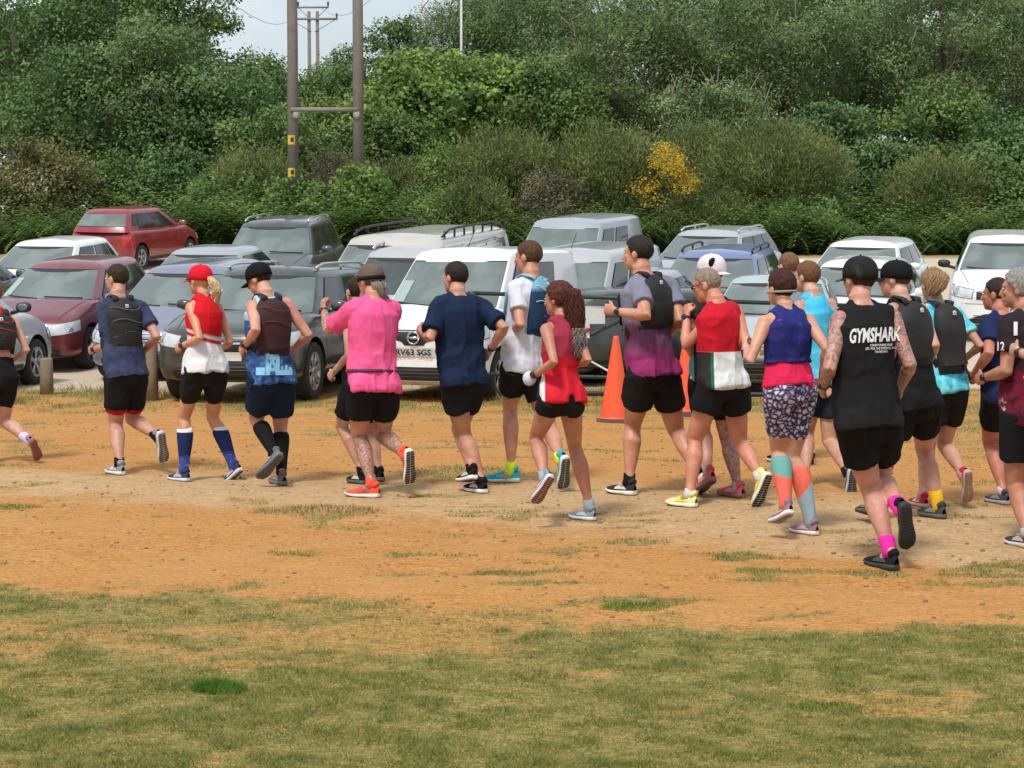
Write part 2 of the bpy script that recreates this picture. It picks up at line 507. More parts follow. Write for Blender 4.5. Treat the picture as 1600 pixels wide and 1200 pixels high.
# ------------------------------------------------------------ materials of clothes and skin
def skin_mat(c, tattoo=False):
    key = ('skin', tuple(c), tattoo)
    if key in _mc: return _mc[key]
    m, n, p = newmat('tattooed_skin' if tattoo else 'skin')
    tx = N(n, 'ShaderNodeTexCoord')
    no = N(n, 'ShaderNodeTexNoise', Scale=7, Detail=6, Roughness=.65); n.links.new(tx.outputs['Object'], no.inputs['Vector'])
    r = N(n, 'ShaderNodeValToRGB')
    r.color_ramp.elements[0].position = .35; r.color_ramp.elements[0].color = (c[0] * .78, c[1] * .62, c[2] * .58, 1)
    r.color_ramp.elements[1].position = .64; r.color_ramp.elements[1].color = (c[0] * 1.05, c[1] * 1.1, c[2] * 1.12, 1)
    n.links.new(no.outputs['Fac'], r.inputs['Fac']); out = r.outputs['Color']
    if tattoo:
        v = N(n, 'ShaderNodeTexNoise', Scale=26, Detail=4, Roughness=.6, Distortion=2.2)
        n.links.new(tx.outputs['Object'], v.inputs['Vector'])
        r2 = N(n, 'ShaderNodeValToRGB')
        for e, (q, k) in zip(r2.color_ramp.elements, ((.46, 0), (.56, .78))): e.position = q; e.color = (k, k, k, 1)
        n.links.new(v.outputs['Fac'], r2.inputs['Fac'])
        mx = N(n, 'ShaderNodeMixRGB'); mx.inputs['Color2'].default_value = (.09, .10, .115, 1)
        n.links.new(r2.outputs['Color'], mx.inputs['Fac']); n.links.new(out, mx.inputs['Color1']); out = mx.outputs['Color']
    n.links.new(out, p.inputs['Base Color'])
    p.inputs['Roughness'].default_value = .5
    p.inputs['Subsurface Weight'].default_value = .08
    p.inputs['Subsurface Radius'].default_value = (.02, .008, .004)
    _mc[key] = m
    return m

_cn = [0]
def cloth(c, rough=.85, bands=None, pattern=None, stripes=None, sheen=.0, bump=.32, noisec=None):
    """fabric. bands: list of (height, colour, softness, slope) painted dyes above that height"""
    _cn[0] += 1
    m, n, p = newmat('fabric')
    tx = N(n, 'ShaderNodeTexCoord')
    sx = N(n, 'ShaderNodeSeparateXYZ'); n.links.new(tx.outputs['Object'], sx.inputs[0])
    rgb = N(n, 'ShaderNodeRGB'); rgb.outputs[0].default_value = (*c, 1); out = rgb.outputs[0]
    if pattern:
        cols, sc, typ = pattern
        if typ == 'petal':
            t = N(n, 'ShaderNodeTexVoronoi', feature='DISTANCE_TO_EDGE', Scale=sc)
            wn = N(n, 'ShaderNodeTexNoise', Scale=sc * .8, Detail=2); n.links.new(tx.outputs['Object'], wn.inputs['Vector'])
            vm = N(n, 'ShaderNodeVectorMath', operation='MULTIPLY_ADD'); vm.inputs[1].default_value = (.05, .05, .05)
            n.links.new(wn.outputs['Color'], vm.inputs[0]); n.links.new(tx.outputs['Object'], vm.inputs[2])
            n.links.new(vm.outputs[0], t.inputs['Vector']); src = t.outputs['Distance']
        else:
            t = N(n, 'ShaderNodeTexNoise', Scale=sc, Detail=4, Roughness=.6, Distortion=.8); n.links.new(tx.outputs['Object'], t.inputs['Vector']); src = t.outputs['Fac']
        r = N(n, 'ShaderNodeValToRGB')
        while len(r.color_ramp.elements) < len(cols): r.color_ramp.elements.new(.5)
        for e, (q, k) in zip(r.color_ramp.elements, cols): e.position = q; e.color = (*k, 1)
        n.links.new(src, r.inputs['Fac']); out = r.outputs['Color']
    for bd in (bands or []):
        z, col, soft, slope = (list(bd) + [.01, 0])[:4]
        if len(bd) == 2: soft, slope = .006, 0
        ma = N(n, 'ShaderNodeMath', operation='MULTIPLY_ADD'); ma.inputs[1].default_value = slope
        n.links.new(sx.outputs['X'], ma.inputs[0]); n.links.new(sx.outputs['Z'], ma.inputs[2])
        mr = N(n, 'ShaderNodeMapRange'); mr.inputs['From Min'].default_value = z - soft; mr.inputs['From Max'].default_value = z + soft
        n.links.new(ma.outputs[0], mr.inputs['Value'])
        mx = N(n, 'ShaderNodeMixRGB'); mx.inputs['Color2'].default_value = (*col, 1)
        n.links.new(mr.outputs['Result'], mx.inputs['Fac']); n.links.new(out, mx.inputs['Color1']); out = mx.outputs['Color']
    for (x0, x1, col, z1) in (stripes or []):       # panels in local x below a height
        a = N(n, 'ShaderNodeMath', operation='GREATER_THAN'); a.inputs[1].default_value = x0; n.links.new(sx.outputs['X'], a.inputs[0])
        b = N(n, 'ShaderNodeMath', operation='LESS_THAN'); b.inputs[1].default_value = x1; n.links.new(sx.outputs['X'], b.inputs[0])
        e = N(n, 'ShaderNodeMath', operation='LESS_THAN'); e.inputs[1].default_value = z1; n.links.new(sx.outputs['Z'], e.inputs[0])
        q = N(n, 'ShaderNodeMath', operation='MULTIPLY'); n.links.new(a.outputs[0], q.inputs[0]); n.links.new(b.outputs[0], q.inputs[1])
        q2 = N(n, 'ShaderNodeMath', operation='MULTIPLY'); n.links.new(q.outputs[0], q2.inputs[0]); n.links.new(e.outputs[0], q2.inputs[1])
        mx = N(n, 'ShaderNodeMixRGB'); mx.inputs['Color2'].default_value = (*col, 1)
        n.links.new(q2.outputs[0], mx.inputs['Fac']); n.links.new(out, mx.inputs['Color1']); out = mx.outputs['Color']
    nn = N(n, 'ShaderNodeTexNoise', Scale=30, Detail=4); n.links.new(tx.outputs['Object'], nn.inputs['Vector'])
    mr = N(n, 'ShaderNodeMapRange'); mr.inputs['To Min'].default_value = .86; mr.inputs['To Max'].default_value = 1.14
    n.links.new(nn.outputs['Fac'], mr.inputs['Value'])
    mu = N(n, 'ShaderNodeVectorMath', operation='MULTIPLY'); n.links.new(out, mu.inputs[0]); n.links.new(mr.outputs['Result'], mu.inputs[1])
    n.links.new(mu.outputs[0], p.inputs['Base Color'])
    p.inputs['Roughness'].default_value = rough
    p.inputs['Sheen Weight'].default_value = sheen
    p.inputs['Specular IOR Level'].default_value = .12
    if bump:
        mp_ = N(n, 'ShaderNodeMapping'); mp_.inputs['Scale'].default_value = (1, 1, .5); mp_.inputs['Rotation'].default_value = (0, .35, 0)
        n.links.new(tx.outputs['Object'], mp_.inputs['Vector'])
        wv = N(n, 'ShaderNodeTexNoise', Scale=12, Detail=2, Distortion=1.0); n.links.new(mp_.outputs['Vector'], wv.inputs['Vector'])
        bb = N(n, 'ShaderNodeBump', Strength=bump, Distance=.03); n.links.new(wv.outputs['Fac'], bb.inputs['Height']); n.links.new(bb.outputs['Normal'], p.inputs['Normal'])
    return m

def hair_mat(c):
    key = ('hair', tuple(c))
    if key in _mc: return _mc[key]
    m, n, p = newmat('hair')
    tx = N(n, 'ShaderNodeTexCoord'); mp_ = N(n, 'ShaderNodeMapping'); mp_.inputs['Scale'].default_value = (1, 1, .25)
    n.links.new(tx.outputs['Object'], mp_.inputs['Vector'])
    no = N(n, 'ShaderNodeTexNoise', Scale=120, Detail=4); n.links.new(mp_.outputs['Vector'], no.inputs['Vector'])
    r = N(n, 'ShaderNodeValToRGB')
    r.color_ramp.elements[0].position = .32; r.color_ramp.elements[0].color = (c[0] * .6, c[1] * .6, c[2] * .6, 1)
    r.color_ramp.elements[1].position = .7; r.color_ramp.elements[1].color = (c[0] * 1.35, c[1] * 1.35, c[2] * 1.35, 1)
    n.links.new(no.outputs['Fac'], r.inputs['Fac']); n.links.new(r.outputs['Color'], p.inputs['Base Color'])
    p.inputs['Roughness'].default_value = .6; p.inputs['Specular IOR Level'].default_value = .2
    b = N(n, 'ShaderNodeBump', Strength=.8, Distance=.01); n.links.new(no.outputs['Fac'], b.inputs['Height']); n.links.new(b.outputs['Normal'], p.inputs['Normal'])
    _mc[key] = m
    return m

BLACK = (.012, .012, .014); NAVY = (.012, .018, .045); WHITE = (.75, .76, .78)
eye_m = plain('eye_white', (.6, .58, .55), .3); dark_m = plain('dark_plastic', (.015, .015, .017), .4)
white_m = plain('print_white', (.7, .7, .72), .8)

def unit(v): v = np.asarray(v, float); return v / (np.linalg.norm(v) + 1e-9)

def solve(par, px, py, L, sgn):
    """point on the sight line of (px, py) at distance L from par; sgn +1 the farther one"""
    r = ray(px, py); o = CAMP - par
    a = r.dot(r); b = 2 * r.dot(o); c = o.dot(o) - L * L
    q = b * b - 4 * a * c
    t = (-b + sgn * math.sqrt(q)) / (2 * a) if q > 0 else -b / (2 * a)
    return CAMP + r * t

BPROF = dict(
    m=([-.14, 0, .18, .40, .62, .80, .90, .98], [.085, .152, .146, .140, .156, .164, .112, .056], [.08, .108, .100, .096, .110, .106, .080, .056]),
    f=([-.14, 0, .18, .40, .62, .80, .90, .98], [.080, .164, .146, .116, .132, .138, .096, .047], [.08, .114, .096, .082, .106, .096, .070, .047]))

class Person:
    def __init__(s, J, label, H=1.76, phi=38, g=None, d=None, fem=False, b=1.0, skin=(.50, .27, .18), sgn=None, head=None, look=None, tilt=0, shy=None, tattoo=(), yb=None, group='runners on the dirt track'):
        s.H = H; s.k = H / 1.76; k = s.k; s.fem = fem; s.b = b
        ph = R(phi); s.f = np.array([-math.sin(ph), math.cos(ph), 0.]); s.r = np.array([math.cos(ph), math.sin(ph), 0.])
        sg = dict(el=-1, wr=1, kn=1, an=-1, to=1)
        sgL = dict(sg); sgR = dict(sg)
        for key, v in (sgn or {}).items():
            (sgL if key[-1] == 'L' else sgR)[key[:-1]] = v
        LEN = dict(ua=.295 * k, fa=.25 * k, th=.43 * k, sh=.415 * k, ft=.19 * k)
        W = (.17 if fem else .19) * k
        HW = .095 * k
        def chain(D):
            P = {}
            P['hipL'] = at(*J['hipL'], D - HW * math.sin(ph)); P['hipR'] = at(*J['hipR'], D + HW * math.sin(ph))
            P['neck'] = at(*J['neck'], D + (shyv if shyv is not None else .06))
            Dn = P['neck'][1]
            P['head'] = at(*J['head'], Dn + .07 * math.cos(ph))
            P['shL'] = at(*J['shL'], Dn - W * math.sin(ph)); P['shR'] = at(*J['shR'], Dn + W * math.sin(ph))
            for S, q in (('L', sgL), ('R', sgR)):
                q0 = P['neck'] + (P['sh' + S] - P['neck']) * .84; q0[2] -= .012; P['sh' + S] = q0
                P['el' + S] = solve(P['sh' + S], *J['el' + S], LEN['ua'], q['el'])
                P['wr' + S] = solve(P['el' + S], *J['wr' + S], LEN['fa'], q['wr'])
                P['kn' + S] = solve(P['hip' + S], *J['kn' + S], LEN['th'], q['kn'])
                P['an' + S] = solve(P['kn' + S], *J['an' + S], LEN['sh'], q['an'])
                P['to' + S] = solve(P['an' + S], *J['to' + S], LEN['ft'], q['to'])
            return P
        shyv = shy
        if g and yb:       # the sole of this foot touches the ground at photo height yb
            J = dict(J); Dg = 1.8 * FPX / (yb - 395); zz_ = .098 * k
            xa = J['an' + g][0]; lo_, hi_ = 300., 1000.
            for _ in range(40):
                mm_ = (lo_ + hi_) / 2
                if at(xa, mm_, Dg)[2] > zz_: lo_ = mm_
                else: hi_ = mm_
            dy_ = lo_ - J['an' + g][1]; J['an' + g] = (xa, lo_); J['to' + g] = (J['to' + g][0], J['to' + g][1] + dy_)
        if g:
            D = 14.
            for _ in range(12):
                P = chain(D)
                a = P['an' + g]; want = .098 * k
                # slide along the sight line until the ankle stands that far above the ground
                rr = ray(*J['an' + g]); dd = (CAMH - want) / -rr[2]
                D += dd - a[1]
        else: D = d
        P = chain(D)
        s.P = P; s.D = D; s.g = g
        s.hip = (P['hipL'] + P['hipR']) / 2
        s.o = np.array([s.hip[0], s.hip[1], tz(s.hip[0], s.hip[1])])
        s.root = empty('person', s.o, label, 'person', group)
        s.skin = skin_mat(skin); s.sk = skin; s.tat = tattoo
        s.look = look; s.tilt = tilt; s.phi = phi
        s.spine = P['neck'] - s.hip
        s.legr = [.088 * b, .082 * b, .070 * b, .056 * b, .056 * b] if not fem else [.088 * b, .077 * b, .062 * b, .052 * b, .053 * b]
        s.seed = hash(label) % 1000 if False else len(label) * 7 + int(P['hipL'][0] * 100) % 97
        s.body()
    def zpx(s, py): return at(800, py, s.D)[2] - s.o[2]
    def xpx(s, px): return at(px, 600, s.D)[0] - s.o[0]
    # torso centre line, axes and half sizes at v (0 hip, 1 neck)
    def T(s, v, grow=0.0, sc=1.0):
        pr = BPROF['f' if s.fem else 'm']; k = s.k
        hw = np.interp(v, pr[0], pr[1]) * k * (1 + (s.b - 1) * 1.0); hd = np.interp(v, pr[0], pr[2]) * k * (1 + (s.b - 1) * 1.2)
        sp = s.spine
        c = s.hip + sp * v
        aH = unit(s.P['hipR'] - s.hip * 1.0); aS = unit(s.P['shR'] - s.P['shL'])
        a = unit(aH * (1 - v) + aS * v) if v < 1 else aS
        u = unit(sp); a = unit(a - u * a.dot(u)); fb = unit(np.cross(u, a))   # forward
        c = c + fb * k * (.012 * math.sin(v * 5.5)) 
        sw, sd = sc if hasattr(sc, '__len__') else (sc, sc)
        return c, a, fb, hw * sw + grow, hd * sd + grow
    def tor_pt(s, v, th, grow=0):
        c, a, fb, hw, hd = s.T(v, grow)
        return c + a * hw * math.sin(th) - fb * hd * math.cos(th)    # th 0 = spine, +90 = right side
    def torso(s, mb, vs_, grow=0.0, sc=None, n=20):
        pts = []; rad = []; ax = []
        for i, v in enumerate(vs_):
            q = (sc[i] if sc else 1.0)
            gg = grow[i] if hasattr(grow, '__len__') else grow
            c, a, fb, hw, hd = s.T(v, gg, q)
            pts.append(c); rad.append((hw, hd)); ax.append(a)
        mb.tube(pts, rad, n, ax=ax)
    def legline(s, S):
        P = s.P; hp, kn, an = P['hip' + S], P['kn' + S], P['an' + S]; k = s.k
        t = kn - hp; sh = an - kn
        back = unit(unit(hp - kn) + unit(an - kn)) if np.linalg.norm(unit(hp - kn) + unit(an - kn)) > .15 else -s.f
        bk = unit(back - unit(sh) * back.dot(unit(sh)))
        fr = -bk
        pts = [hp - t * .12, hp + t * .1, hp + t * .4, hp + t * .75, kn + fr * .006, kn + sh * .14 + bk * .004, kn + sh * .32 + bk * .021 * k, kn + sh * .55 + bk * .012, kn + sh * .82, an + sh * .02]
        lr = s.legr
        c = s.b ** .7
        rad = [lr[0] * .95 * k, lr[0] * k, lr[1] * k, lr[2] * k, lr[3] * k * 1.0, .053 * k * c, .062 * k * c, .052 * k * c, .035 * k * c, .034 * k]
        return pts, rad
    def armline(s, S):
        P = s.P; a, e, w = P['sh' + S], P['el' + S], P['wr' + S]; k = s.k; b = s.b * (.80 if s.fem else .94)
        u = e - a; f_ = w - e
        pts = [a - u * .05, a + u * .12, a + u * .4, a + u * .75, e, e + f_ * .22, e + f_ * .6, e + f_ * .95]
        rad = [.058 * b * k, .060 * b * k, .050 * b * k, .042 * b * k, .040 * b * k, .043 * b * k, .033 * b * k, (.027 * k)]
        return pts, rad
    def headframe(s):
        y = R(s.look if s.look is not None else s.phi)
        f = np.array([-math.sin(y), math.cos(y), 0.]); r = np.array([math.cos(y), math.sin(y), 0.])
        t = R(s.tilt)
        f2 = f * math.cos(t) - np.array([0, 0, 1.]) * math.sin(t); u = np.cross(r, f2)
        return np.stack([r, f2, u])        # rows: right, forward, up
    def hp(s, x, y, z):
        return s.P['head'] + (np.array([x, y, z]) * s.k) @ s.M
    def body(s):
        P = s.P; k = s.k; mb = MB(); s.M = s.headframe()
        s.torso(mb, [-.08, 0, .18, .40, .62, .80, .92, 1.0, 1.06], sc=[.8, .94, .94, .94, .95, .95, .97, 1, 1])
        # shoulders and neck
        for S in 'LR':
            a = P['sh' + S]; q = s.hip + s.spine * .86
            mb.tube([q, (q * .45 + a * .55), a], [.060 * k, .060 * k * s.b, .054 * k * s.b * (.85 if s.fem else 1)], 10)
            mb.tube([s.hip + s.spine * .96, (P['neck'] * .5 + a * .5) - np.array([0, 0, .008]), a + np.array([0, 0, .006])], [.052 * k, .042 * k, .034 * k], 10)
            pts, rad = s.armline(S); mb.tube(pts, rad, 12)
            mb.ell(P['sh' + S], np.array([.06, .06, .06]) * k * s.b * (.84 if s.fem else 1), 12)
            pts, rad = s.legline(S); mb.tube(pts, rad, 14)
            mb.ell(P['hip' + S] * .86 + s.hip * .14 + s.spine * .03 - s.f * .028, np.array([.078, .076, .095]) * k * s.b, 14)
            s.hand(mb, S)
            an = P['an' + S]; mb.tube([an, an * .6 + P['to' + S] * .4], [.034 * k, .03 * k], 8)
        nr = (.046 if s.fem else .056) * k * (s.b ** .6)
        mb.tube([P['neck'] - s.spine * .06, P['neck'] * .5 + s.hp(0, -.03, -.05) * .5, s.hp(0, -.025, -.03)], [nr * 1.15, nr, nr * .97], 12)
        # head
        e = lambda c, r, n=14: mb.ell(s.hp(*c), np.array(r) * k, n, rot=s.M)
        e((0, -.012, .028), (.076, .098, .096), 18)
        e((0, .028, -.045), (.058, .062, .076), 16)
        e((0, .062, -.095), (.030, .026, .022), 10)
        e((0, .078, .022), (.046, .020, .014), 10)       # brow
        e((.034, .066, -.022), (.022, .022, .020), 8); e((-.034, .066, -.022), (.022, .022, .020), 8)
        mb.tube([s.hp(0, .086, .012), s.hp(0, .100, -.018), s.hp(0, .108, -.034), s.hp(0, .086, -.043)], [.009 * k, .011 * k, .014 * k, .011 * k], 8)
        e((0, .087, -.064), (.024, .011, .007), 8); e((0, .084, -.076), (.021, .011, .008), 8)
        for q in (-1, 1): e((q * .079, -.006, -.008), (.010, .021, .033), 10)
        mats = [s.skin]
        pick = None
        if s.tat:
            mats.append(skin_mat(s.sk, True)); segs = []
            for t in s.tat:
                S = t[-1]
                if t[:-1] == 'arm': segs += [(P['sh' + S], P['el' + S], .09), (P['el' + S], P['wr' + S], .07)]
                if t[:-1] == 'forearm': segs += [(P['el' + S], P['wr' + S], .07)]
                if t[:-1] == 'shank': segs += [(P['kn' + S] * .8 + P['an' + S] * .2, P['an' + S], .09)]
                if t[:-1] == 'leg': segs += [(P['hip' + S], P['kn' + S], .1), (P['kn' + S], P['an' + S], .09)]
            def pick(c):
                m = np.zeros(len(c), int)
                for a, b_, rr in segs:
                    t = np.clip(((c - a) @ (b_ - a)) / ((b_ - a) @ (b_ - a)), 0, 1)
                    m |= (np.linalg.norm(c - (a + t[:, None] * (b_ - a)), axis=1) < rr).astype(int)
                return m
        s.bodyo = remesh(mb, 'body', mats, s.root, .0085, 2, None, s.o, pick)
        # eyes
        for q in (-1, 1):
            m_ = MB(); m_.ell(s.hp(q * .032, .084, .004) - s.o, np.array([.011, .008, .007]) * k, 8, rot=s.M)
            m_.ell(s.hp(q * .032, .0915, .004) - s.o, np.array([.0045, .003, .0045]) * k, 6, rot=s.M, m=1)
            m_.build('eye', [eye_m, dark_m], s.root)
    def hand(s, mb, S):
        P = s.P; k = s.k * (.92 if s.fem else 1); w = P['wr' + S]; d = unit(w - P['el' + S])
        side = 1 if S == 'L' else -1          # palm faces the body's middle
        nrm = s.r * side; nrm = unit(nrm - d * nrm.dot(d))
        up = unit(np.cross(d, nrm)); up = up if up[2] > 0 else -up
        c0 = w + d * .005; 
        mb.tube([c0 - d * .01, c0 + d * .03 * k, c0 + d * .07 * k, c0 + d * .088 * k], [(.027 * k, .020 * k), (.036 * k, .018 * k), (.041 * k, .017 * k), (.036 * k, .014 * k)], 10, ax=[up] * 4)
        for i, (off, L_) in enumerate(((.030, .068), (.010, .076), (-.010, .071), (-.030, .056))):
            p0 = c0 + d * .075 * k + up * off * k; L = L_ * k; pts = [p0]
            for j, (a, q) in enumerate(((38, .42), (85, .32), (125, .26))):
                a = R(a + i * 5 + s.seed % 9); pts.append(pts[-1] + (d * math.cos(a) + nrm * math.sin(a)) * L * q)
            mb.tube(pts, [.0098 * k, .0096 * k, .0088 * k, .0075 * k], 7)
        t0 = c0 + d * .022 * k + up * .026 * k
        t1 = t0 + unit(up * .8 + d * .7 + nrm * .35) * .036 * k; t2 = t1 + unit(d * .9 + nrm * .5 + up * .2) * .034 * k
        mb.tube([t0, t1, t2], [.013 * k, .0115 * k, .0095 * k], 7)
    # ---- clothes
    def folds(s, amp, seed=0, fr=(8.5, 8.5, 4.2)):
        def d(v):
            q = v - s.o
            w = np.stack([noise3(q * 4, seed), noise3(q * 4, seed + 3), noise3(q * 4, seed + 6)], 1) * .12
            a = noise3((q + w) * np.array(fr), seed + 9); b = noise3((q + w * 1.4) * np.array(fr) * 1.9 + 5, seed + 13)
            zz = np.interp(q[:, 2], [.8, 1.0, 1.35], [1.5, 1.25, .8])
            return amp * zz * .85 * (((1 - np.abs(2 * a - 1)) ** 2) * 1.7 - .85 + ((1 - np.abs(2 * b - 1)) ** 1.6 - .5) * .9)
        return d
    def shirt(s, mat, hem=0.0, sleeve=.55, loose=.012, name='shirt', neckv=.955, nostrap=False, tank=False, amp=.008, hemflare=0.0, vs_=None):
        mb = MB(); k = s.k; P = s.P
        g0 = .010 + loose
        if tank:
            vs2 = [hem + .06, hem + .005, hem, .18, .40, .62, .78, .86, .91, neckv]
            sc = [.80, .93, 1, 1, 1, 1, (1.0, 1.03), (.93, 1.06), (.92, 1.06), 1.0]
            gg = [0, g0 + .004, g0 + .008 + hemflare, g0 + .006, g0 * .8, g0 * .8, g0 * .8, .013, .013, .012]
        else:
            vs2 = [hem + .06, hem + .005, hem, .18, .40, .62, .80, .88, .92, neckv]
            sc = [.80, .93, 1, 1, 1, 1, 1, 1, 1, 1.0]
            gg = [0, g0 + .004, g0 + .008 + hemflare, g0 + .006, g0, g0 * .8, g0 * .8, g0 * .7, g0 * .6, .010]
        keep = [i for i, v in enumerate(vs2) if i < 3 or v > hem + .03]
        s.torso(mb, [vs2[i] for i in keep], [gg[i] for i in keep], [sc[i] for i in keep], 24)
        if hem < .08:      # cloth hanging over the seat
            for S in 'LR':
                hp = P['hip' + S]; gc = hp * .86 + s.hip * .14 + s.spine * .03 - s.f * .028
                u = unit(s.spine); zlow = s.hip + s.spine * hem
                h = max(.02, (gc - zlow).dot(u)); rr_ = .080 * k * s.b + g0 * .8 + .010
                mb.tube([gc - u * h * .98, gc, gc + u * .06, gc + u * .12], [(rr_, rr_ * .97), (rr_ * 1.0, rr_), (rr_ * .9, rr_ * .86), (rr_ * .6, rr_ * .5)], 16)
        for S in 'LR':
            a = P['sh' + S]; q = s.hip + s.spine * .88
            if tank and nostrap: continue
            if tank:
                # straps over the shoulder, stopping short of the joint
                m1 = s.hip + s.spine * .96; q9 = s.hip + s.spine * .88; n2_ = (P['neck'] * .5 + a * .5) - np.array([0, 0, .008])
                mb.tube([q9, q9 * .55 + a * .45, q9 * .33 + a * .67], [.062 * k + .013, .062 * k * s.b + .013, .060 * k * s.b + .010], 12)
                mb.tube([m1, n2_, n2_ * .8 + a * .2], [.055 * k + .012, .045 * k + .012, .044 * k + .010], 12)
                continue
            if sleeve < .05:
                a2 = q * .12 + a * .88; a3 = P['neck'] * .12 + a * .88
                mb.tube([q, (q * .45 + a * .55), a2], [.062 * k + g0 * .6, .062 * k * s.b + g0 * .6, .062 * k * s.b + g0 * .5], 12)
                mb.tube([s.hip + s.spine * .96, (P['neck'] * .5 + a * .5) - np.array([0, 0, .008]), a3 + np.array([0, 0, .008])], [.052 * k + .007, .042 * k + .012, .042 * k + .014], 10)
                continue
            mb.tube([q, (q * .45 + a * .55), a], [.062 * k + g0 * .6, .062 * k * s.b + g0 * .6, .058 * k * s.b + g0 * .5], 12)
            mb.tube([s.hip + s.spine * .96, (P['neck'] * .5 + a * .5) - np.array([0, 0, .008]), a + np.array([0, 0, .006])], [.052 * k + .007, .042 * k + .010, .038 * k + .010], 10)
            e = P['el' + S]; u = e - a; b = s.b * (.86 if s.fem else 1)
            mb.ell(a, np.array([.062, .062, .062]) * k * b + .006, 12)
            t = sleeve
            rr = .054 * k * b + loose * .6
            mb.tube([a, a + u * t * .5, a + u * (t - .02), a + u * t, a + u * (t - .01), a + u * (t - .08)],
                    [rr + .004, rr, rr * .98 + .006, rr * .98 + .006, rr * .9, rr * .62], 14)
        return remesh(mb, name, mat, s.root, .0095, 2, s.folds(amp, s.seed), s.o)
    def shorts(s, mat, q=.62, top=.24, loose=.016, flare=.012, name='shorts', tight=False, amp=.006, lnr=None):
        loose *= .7; flare *= .6
        mb = MB(); k = s.k; P = s.P
        g = .007 + (0 if tight else loose * .2)
        s.torso(mb, [top - .03, top, .1, 0, -.10, -.16], [g * .5, g, g, g, g, g * .5], [.9, 1, 1.0, 1.0, 1.0, .9], 22)
        for S in 'LR':
            hp, kn = P['hip' + S], P['kn' + S]; t = kn - hp; lr = [r * k for r in s.legr]
            mb.ell(hp * .86 + s.hip * .14 + s.spine * .03 - s.f * .028, np.array([.079, .077, .097]) * k * s.b + g, 14)
            rq = np.interp(q, [0, .4, .75, 1], [lr[0], lr[1], lr[2], lr[3]])
            if tight:
                mb.tube([hp - t * .12, hp + t * .1, hp + t * (q * .6), hp + t * q], [lr[0] + .006, lr[0] + .009, np.interp(q * .6, [0, .4, .75, 1], lr[:4]) + .009, rq + .007], 16)
            else:
                R0 = rq + loose + flare
                mb.tube([hp - t * .12, hp + t * .1, hp + t * (q * .55), hp + t * (q - .01), hp + t * q, hp + t * (q - .02), hp + t * (q - .11)],
                        [lr[0] + .012, lr[0] + loose * .9, np.interp(q * .55, [0, .4, .75, 1], lr[:4]) + loose + flare * .6, R0, R0, R0 * .90, R0 * .62], 18)
        return remesh(mb, name, mat, s.root, .0095, 2, s.folds(amp, s.seed + 40), s.o)
    def sock(s, S, mat, top=.25, name='sock', sub=None):
        """top = share of the shank that the sock covers, from the ankle up"""
        pts, rad = s.legline(S); pts = [np.array(p) for p in pts[4:]]; rad = rad[4:]
        ts = np.array([0, .14, .32, .55, .82, 1.02]); t0 = 1 - top
        q = [t0] + [t for t in ts if t > t0 + .03]
        P_ = [np.array([np.interp(t, ts, [p[i] for p in pts]) for i in range(3)]) for t in q]
        r_ = [np.interp(t, ts, rad) + .009 for t in q]
        an = s.P['an' + S]; P_.append(an * .72 + s.P['to' + S] * .28); r_.append(.036 * s.k)
        P_.insert(0, P_[0] * .97 + P_[1] * .03); r_.insert(0, r_[0] - .006)
        # refine
        mb = MB(); mb.tube([p - s.o for p in P_], r_, 16)
        o = mb.build(name, mat, s.root)
        md = o.modifiers.new('soft', 'SUBSURF'); md.levels = 1; md.render_levels = 1
        return o
    def shoe(s, S, upper, sole=(.72, .72, .70), tread=None, accent=None, L=.285, collar=None):
        k = s.k * (.92 if s.fem else 1); P = s.P; an, to, kn = P['an' + S], P['to' + S], P['kn' + S]
        u = unit(to - an); sh = unit(kn - an)
        ref = sh + s.f * .55
        up = unit(ref - u * ref.dot(u))
        fw = u * math.cos(R(25)) + up * math.sin(R(25)); upv = -u * math.sin(R(25)) + up * math.cos(R(25))
        org = an - upv * .092 * k - fw * .062 * k          # heel point on the sole plane
        if s.g == S:
            h = np.array([fw[0], fw[1], 0]); fw = unit(h); upv = np.array([0, 0, 1.])
            org = an - fw * .062 * k; org[2] = float(gz(an[0], an[1])[0]) + .001
        lat = unit(np.cross(fw, upv))
        L = L * k
        T_ = [0, .04, .12, .25, .4, .55, .7, .83, .93, .985, 1.0]
        W_ = [.016, .028, .034, .035, .034, .040, .047, .047, .038, .022, .010]
        H_ = [.070, .090, .098, .098, .088, .072, .060, .052, .044, .032, .022]
        S0 = [.010, .003, 0, 0, .002, .001, .002, .008, .016, .026, .030]    # rocker
        S1 = [.034, .034, .034, .031, .028, .026, .025, .027, .031, .034, .034]
        def pt(t, x, z): return org + fw * (t * L) + lat * x * k + upv * z * k - s.o
        # upper
        G = []
        for t, w, h, b0 in zip(T_, W_, H_, S1):
            row = []
            for a in np.linspace(0, math.pi, 11):
                cx, cz = math.cos(a), math.sin(a)
                cx = math.copysign(abs(cx) ** .8, cx) * (1 - .35 * cz ** 2 * (0 if t > .6 else 1)); cz = cz ** .75
                row.append(pt(t, cx * w * .93, b0 - .008 + (h - b0 + .008) * cz))
            G.append(row)
        mb = MB(); mb.grid(np.array(G))
        root = mb.build('shoe', upper, s.root)
        n_ = len(G)
        # sole: side wall and tread
        mb = MB(); rows = []
        for t, w, b0, b1 in zip(T_, W_, S0, S1):
            w2 = w * 1.06
            rows.append([pt(t, w2 * .97, b1), pt(t, w2 * 1.05, (b0 + b1) / 2), pt(t, w2 * .96, b0 + .004), pt(t, w2 * .5, b0), pt(t, 0, b0), pt(t, -w2 * .5, b0), pt(t, -w2 * .96, b0 + .004), pt(t, -w2 * 1.05, (b0 + b1) / 2), pt(t, -w2 * .97, b1), pt(t, 0, b1 + .001)])
        A = np.array(rows); mb.grid(np.concatenate([A, A[:, :1]], 1))
